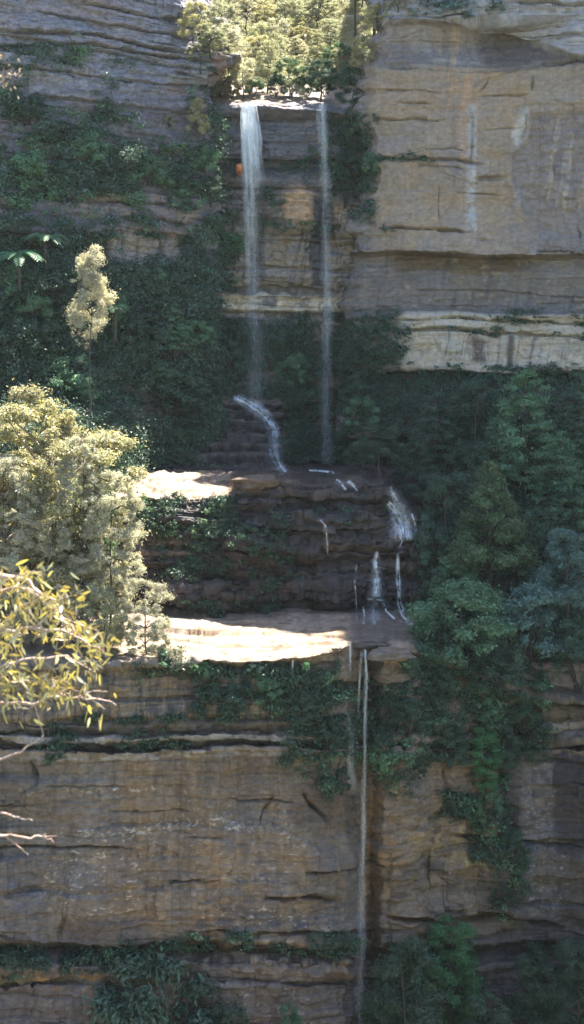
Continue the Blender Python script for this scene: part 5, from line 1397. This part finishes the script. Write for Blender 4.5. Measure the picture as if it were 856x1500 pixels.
def sickle(rng, n, L, W):
    """n hanging sickle-shaped leaves -> list of (verts, faces)"""
    s = np.linspace(0, 1, 6)
    out = []
    for i in range(n):
        l = L * (.6 + .7 * rng.random()); w_ = W * (.7 + .6 * rng.random()); bend = rng.normal() * .35
        az = rng.random() * 6.283; tw = rng.normal() * .9
        hang = np.array((.9 * math.cos(az) * rng.random() + rng.normal() * .12, .9 * math.sin(az) * rng.random(), -1.0 + 1.5 * rng.random() ** 1.5)); hang /= np.linalg.norm(hang)
        sd = np.cross(hang, (math.cos(az + 1.57 + tw), math.sin(az + 1.57 + tw), .2)); sd /= np.linalg.norm(sd)
        nn = np.cross(hang, sd)
        c = hang[None] * (s * l)[:, None] + sd[None] * (bend * l * s ** 2 * .5)[:, None] + nn[None] * (.12 * l * s ** 2)[:, None]
        hw = w_ * .5 * np.sin(math.pi * np.clip(.04 + .96 * s, 0, 1)) ** .75 * (1.15 - .4 * s)
        V = np.concatenate([c + sd * hw[:, None], c - sd * hw[:, None]])
        F = np.array([[k, k + 1, k + 7, k + 6] for k in range(5)])
        out.append((V, F))
    return out


rg = np.random.default_rng(33)
gum = tag(empty('gum_tree', (-4.6, 12.6, -11.5)), 'near gum tree reaching in from the left with yellow-green leaves and bare pink twigs', 'tree')
O = np.array(gum.location)


def wpt(pts, Y):
    return np.array([at(p[0], p[1], Y + (p[2] if len(p) > 2 else 0)) for p in pts])


def bough(name, lines, leaves=0, Lf=.15, Wf=.026, leaf_m=None):
    tubes, tips = [], []
    for pts, Y, r0, r1 in lines:
        w_ = wpt(pts, Y)
        # smooth the polyline
        t = np.linspace(0, len(w_) - 1, len(w_) * 4); w2 = np.stack([np.interp(t, np.arange(len(w_)), w_[:, a]) for a in range(3)], -1)
        w2[1:-1] += rg.normal(size=(len(w2) - 2, 3)) * r0 * .35
        tubes.append(tube(w2, np.linspace(r0, r1, len(w2)), 6)); tips.append(w2)
    V, F = join(tubes)
    b = link(name, mesh_np(name, V - O, F), TWIG, gum)
    if leaves:
        allp = np.concatenate(tips)
        sx = allp[:, 0] / allp[:, 1] * FOC + CX
        allp = allp[(sx > -60)]
        parts, vals = [], []
        for (Vl, Fl) in sickle(rg, leaves, Lf, Wf):
            p = allp[rg.integers(len(allp))] + rg.normal(size=3) * np.array((.06, .09, .05))
            parts.append((Vl + p - O, Fl)); vals.append(np.full(len(Vl), rg.random()))
        V, F = join(parts)
        link('leaves', mesh_np('leaves', V, F, True, {'leaf_value': np.concatenate(vals)}), leaf_m or L_NEAR, b)
    return b


V, F = tube(curve((-4.6, 12.6, -11.8), (-4.2, 12.2, 6), rg, 10, 0, .02) - O, np.linspace(.28, .13, 10), 10)
link('trunk', mesh_np('trunk', V, F), BARK_PALE, gum)
lines = [([(-420, 1000), (-150, 900), (0, 868), (60, 862), (110, 905), (150, 945)], 12.2, .03, .004),
         ([(-420, 1000), (-150, 960), (0, 925), (70, 920), (130, 930), (172, 955)], 12.0, .025, .004),
         ([(-150, 960), (0, 985), (60, 965), (120, 962), (160, 985)], 11.8, .016, .003),
         ([(0, 868), (30, 850), (62, 838), (84, 838)], 12.2, .008, .002), ([(60, 862), (100, 880), (128, 872)], 12.1, .008, .002),
         ([(20, 925), (45, 890), (70, 880)], 11.9, .007, .002), ([(70, 920), (105, 890), (118, 868)], 12.0, .007, .002), ([(40, 970), (20, 1005), (8, 1030)], 11.8, .006, .002),
         ([(0, 985), (40, 1000), (90, 995), (125, 1000)], 11.8, .01, .002), ([(90, 995), (105, 1010), (110, 1020)], 11.8, .006, .002), ([(-100, 880), (10, 900), (40, 935), (45, 970)], 12.4, .012, .003), ([(110, 905), (165, 925), (176, 965)], 12.2, .007, .002)]
lines = [([(q[0] - 20, q[1]) + tuple(q[2:]) for q in l[0]],) + l[1:] for l in lines]
bough('leafy_bough', lines, 820, .094, .02)
# heavier pale bough arching through the leaves
bough('bough', [([(-420, 900), (-100, 830), (0, 845), (30, 846), (62, 872), (92, 905), (100, 930)], 12.6, .032, .012)])
bough('bare_twig', [([(-420, 1080), (-150, 1050), (0, 1030), (50, 1030), (80, 1018), (110, 1022), (150, 1024), (170, 1033)], 11.9, .016, .004), ([(110, 1022), (135, 1012), (158, 1013)], 11.9, .006, .002), ([(130, 1023), (145, 1032), (154, 1039)], 11.9, .005, .002),
                    ([(60, 1026), (45, 1038), (20, 1036)], 11.9, .005, .002), ([(80, 1018), (100, 1008), (120, 1014)], 11.9, .005, .002), ([(50, 1030), (56, 1050), (64, 1078)], 11.9, .004, .002)], 26, .1, .02)
bough('bare_twig', [([(-420, 1200), (-100, 1140), (0, 1112), (30, 1102), (50, 1088), (64, 1078)], 11.6, .013, .003), ([(44, 1092), (48, 1078)], 11.6, .004, .002)])
bough('bare_twig', [([(-420, 1230), (-120, 1200), (0, 1190), (30, 1198), (48, 1202)], 11.4, .013, .003)])
bough('bare_twig', [([(-420, 1250), (-120, 1230), (0, 1222), (40, 1227), (64, 1225), (80, 1235)], 11.3, .015, .003), ([(8, 1224), (25, 1238), (42, 1252)], 11.3, .008, .003), ([(62, 1225), (68, 1221)], 11.3, .004, .002), ([(60, 1226), (86, 1224)], 11.3, .004, .002)])
b = bough('dry_sprig', [([(-300, 260), (-100, 170), (0, 122), (12, 110), (20, 100)], 12.4, .01, .003), ([(12, 110), (28, 108)], 12.4, .004, .002), ([(4, 118), (6, 98)], 12.4, .004, .002)], 40, .035, .018, leaf_mat('dry_leaves', (.5, .36, .24), .4, .4, .1))
# ------------------------------------------------------------------ camera, sun, sky
cam = bpy.data.cameras.new('camera'); co = bpy.data.objects.new('camera', cam); col.objects.link(co)
cam.sensor_fit = 'VERTICAL'; cam.sensor_height = 36.0; cam.lens = 36.0 * FOC / 1500.0
cam.shift_y = (CY - 750.0) / 1500.0
cam.clip_start = 0.5; cam.clip_end = 8000
co.location = (0, 0, 0); co.rotation_euler = (R(90), 0, 0)
cam.dof.use_dof = True; cam.dof.focus_distance = 125.0; cam.dof.aperture_fstop = 3.6
scene.camera = co

SUN = Vector((0.65, 1.0, 2.7)).normalized()
sl = bpy.data.lights.new('sun', 'SUN'); sl.energy = 5.0; sl.angle = R(0.5); sl.color = (1.0, 0.95, 0.86)
so = bpy.data.objects.new('sun', sl); col.objects.link(so)
so.rotation_euler = SUN.to_track_quat('Z', 'Y').to_euler(); so.location = (40, 60, 160)
w = bpy.data.worlds.new('World'); scene.world = w; w.use_nodes = True
nt = w.node_tree; bg = nt.nodes['Background']
sky = nt.nodes.new('ShaderNodeTexSky'); sky.sky_type = 'NISHITA'; sky.sun_disc = False
sky.sun_elevation = math.asin(SUN.z); sky.sun_rotation = math.atan2(SUN.x, SUN.y)
sky.altitude = 800; sky.air_density = 1.0; sky.dust_density = 1.5
nt.links.new(sky.outputs[0], bg.inputs[0]); bg.inputs[1].default_value = 0.09
vs = scene.view_settings
scene.display_settings.display_device = 'sRGB'
vs.view_transform = 'Standard'; vs.look = 'None'; vs.exposure = 2.38; vs.gamma = 1.0; vs.use_curve_mapping = False
scene.cycles.use_denoising = True
vs.use_white_balance = True; vs.white_balance_temperature = 6850; vs.white_balance_tint = 10
scene.cycles.max_bounces = 8; scene.cycles.diffuse_bounces = 4; scene.cycles.transmission_bounces = 4; scene.cycles.transparent_max_bounces = 32

# ------------------------------------------------------------------ the air
HAZE = 0.00006
if HAZE:
    x0, x1, y0, y1, z0, z1 = -420, 480, -60, 330, -70, 95
    V = np.array([(x, y, z) for x in (x0, x1) for y in (y0, y1) for z in (z0, z1)], float)
    F = np.array([[0, 1, 3, 2], [4, 6, 7, 5], [0, 4, 5, 1], [2, 3, 7, 6], [0, 2, 6, 4], [1, 5, 7, 3]])
    hm, nt2, N2, L2 = new_mat('haze')
    o2 = N2.new('ShaderNodeOutputMaterial'); pv = N2.new('ShaderNodeVolumePrincipled')
    pv.inputs['Color'].default_value = (.86, .93, 1, 1); pv.inputs['Density'].default_value = HAZE; pv.inputs['Anisotropy'].default_value = .3
    L2.new(pv.outputs[0], o2.inputs['Volume'])
    tag(link('haze', mesh_np('haze', V, F, False), hm), 'thin blue haze hanging in the gorge', 'haze', kind='stuff')
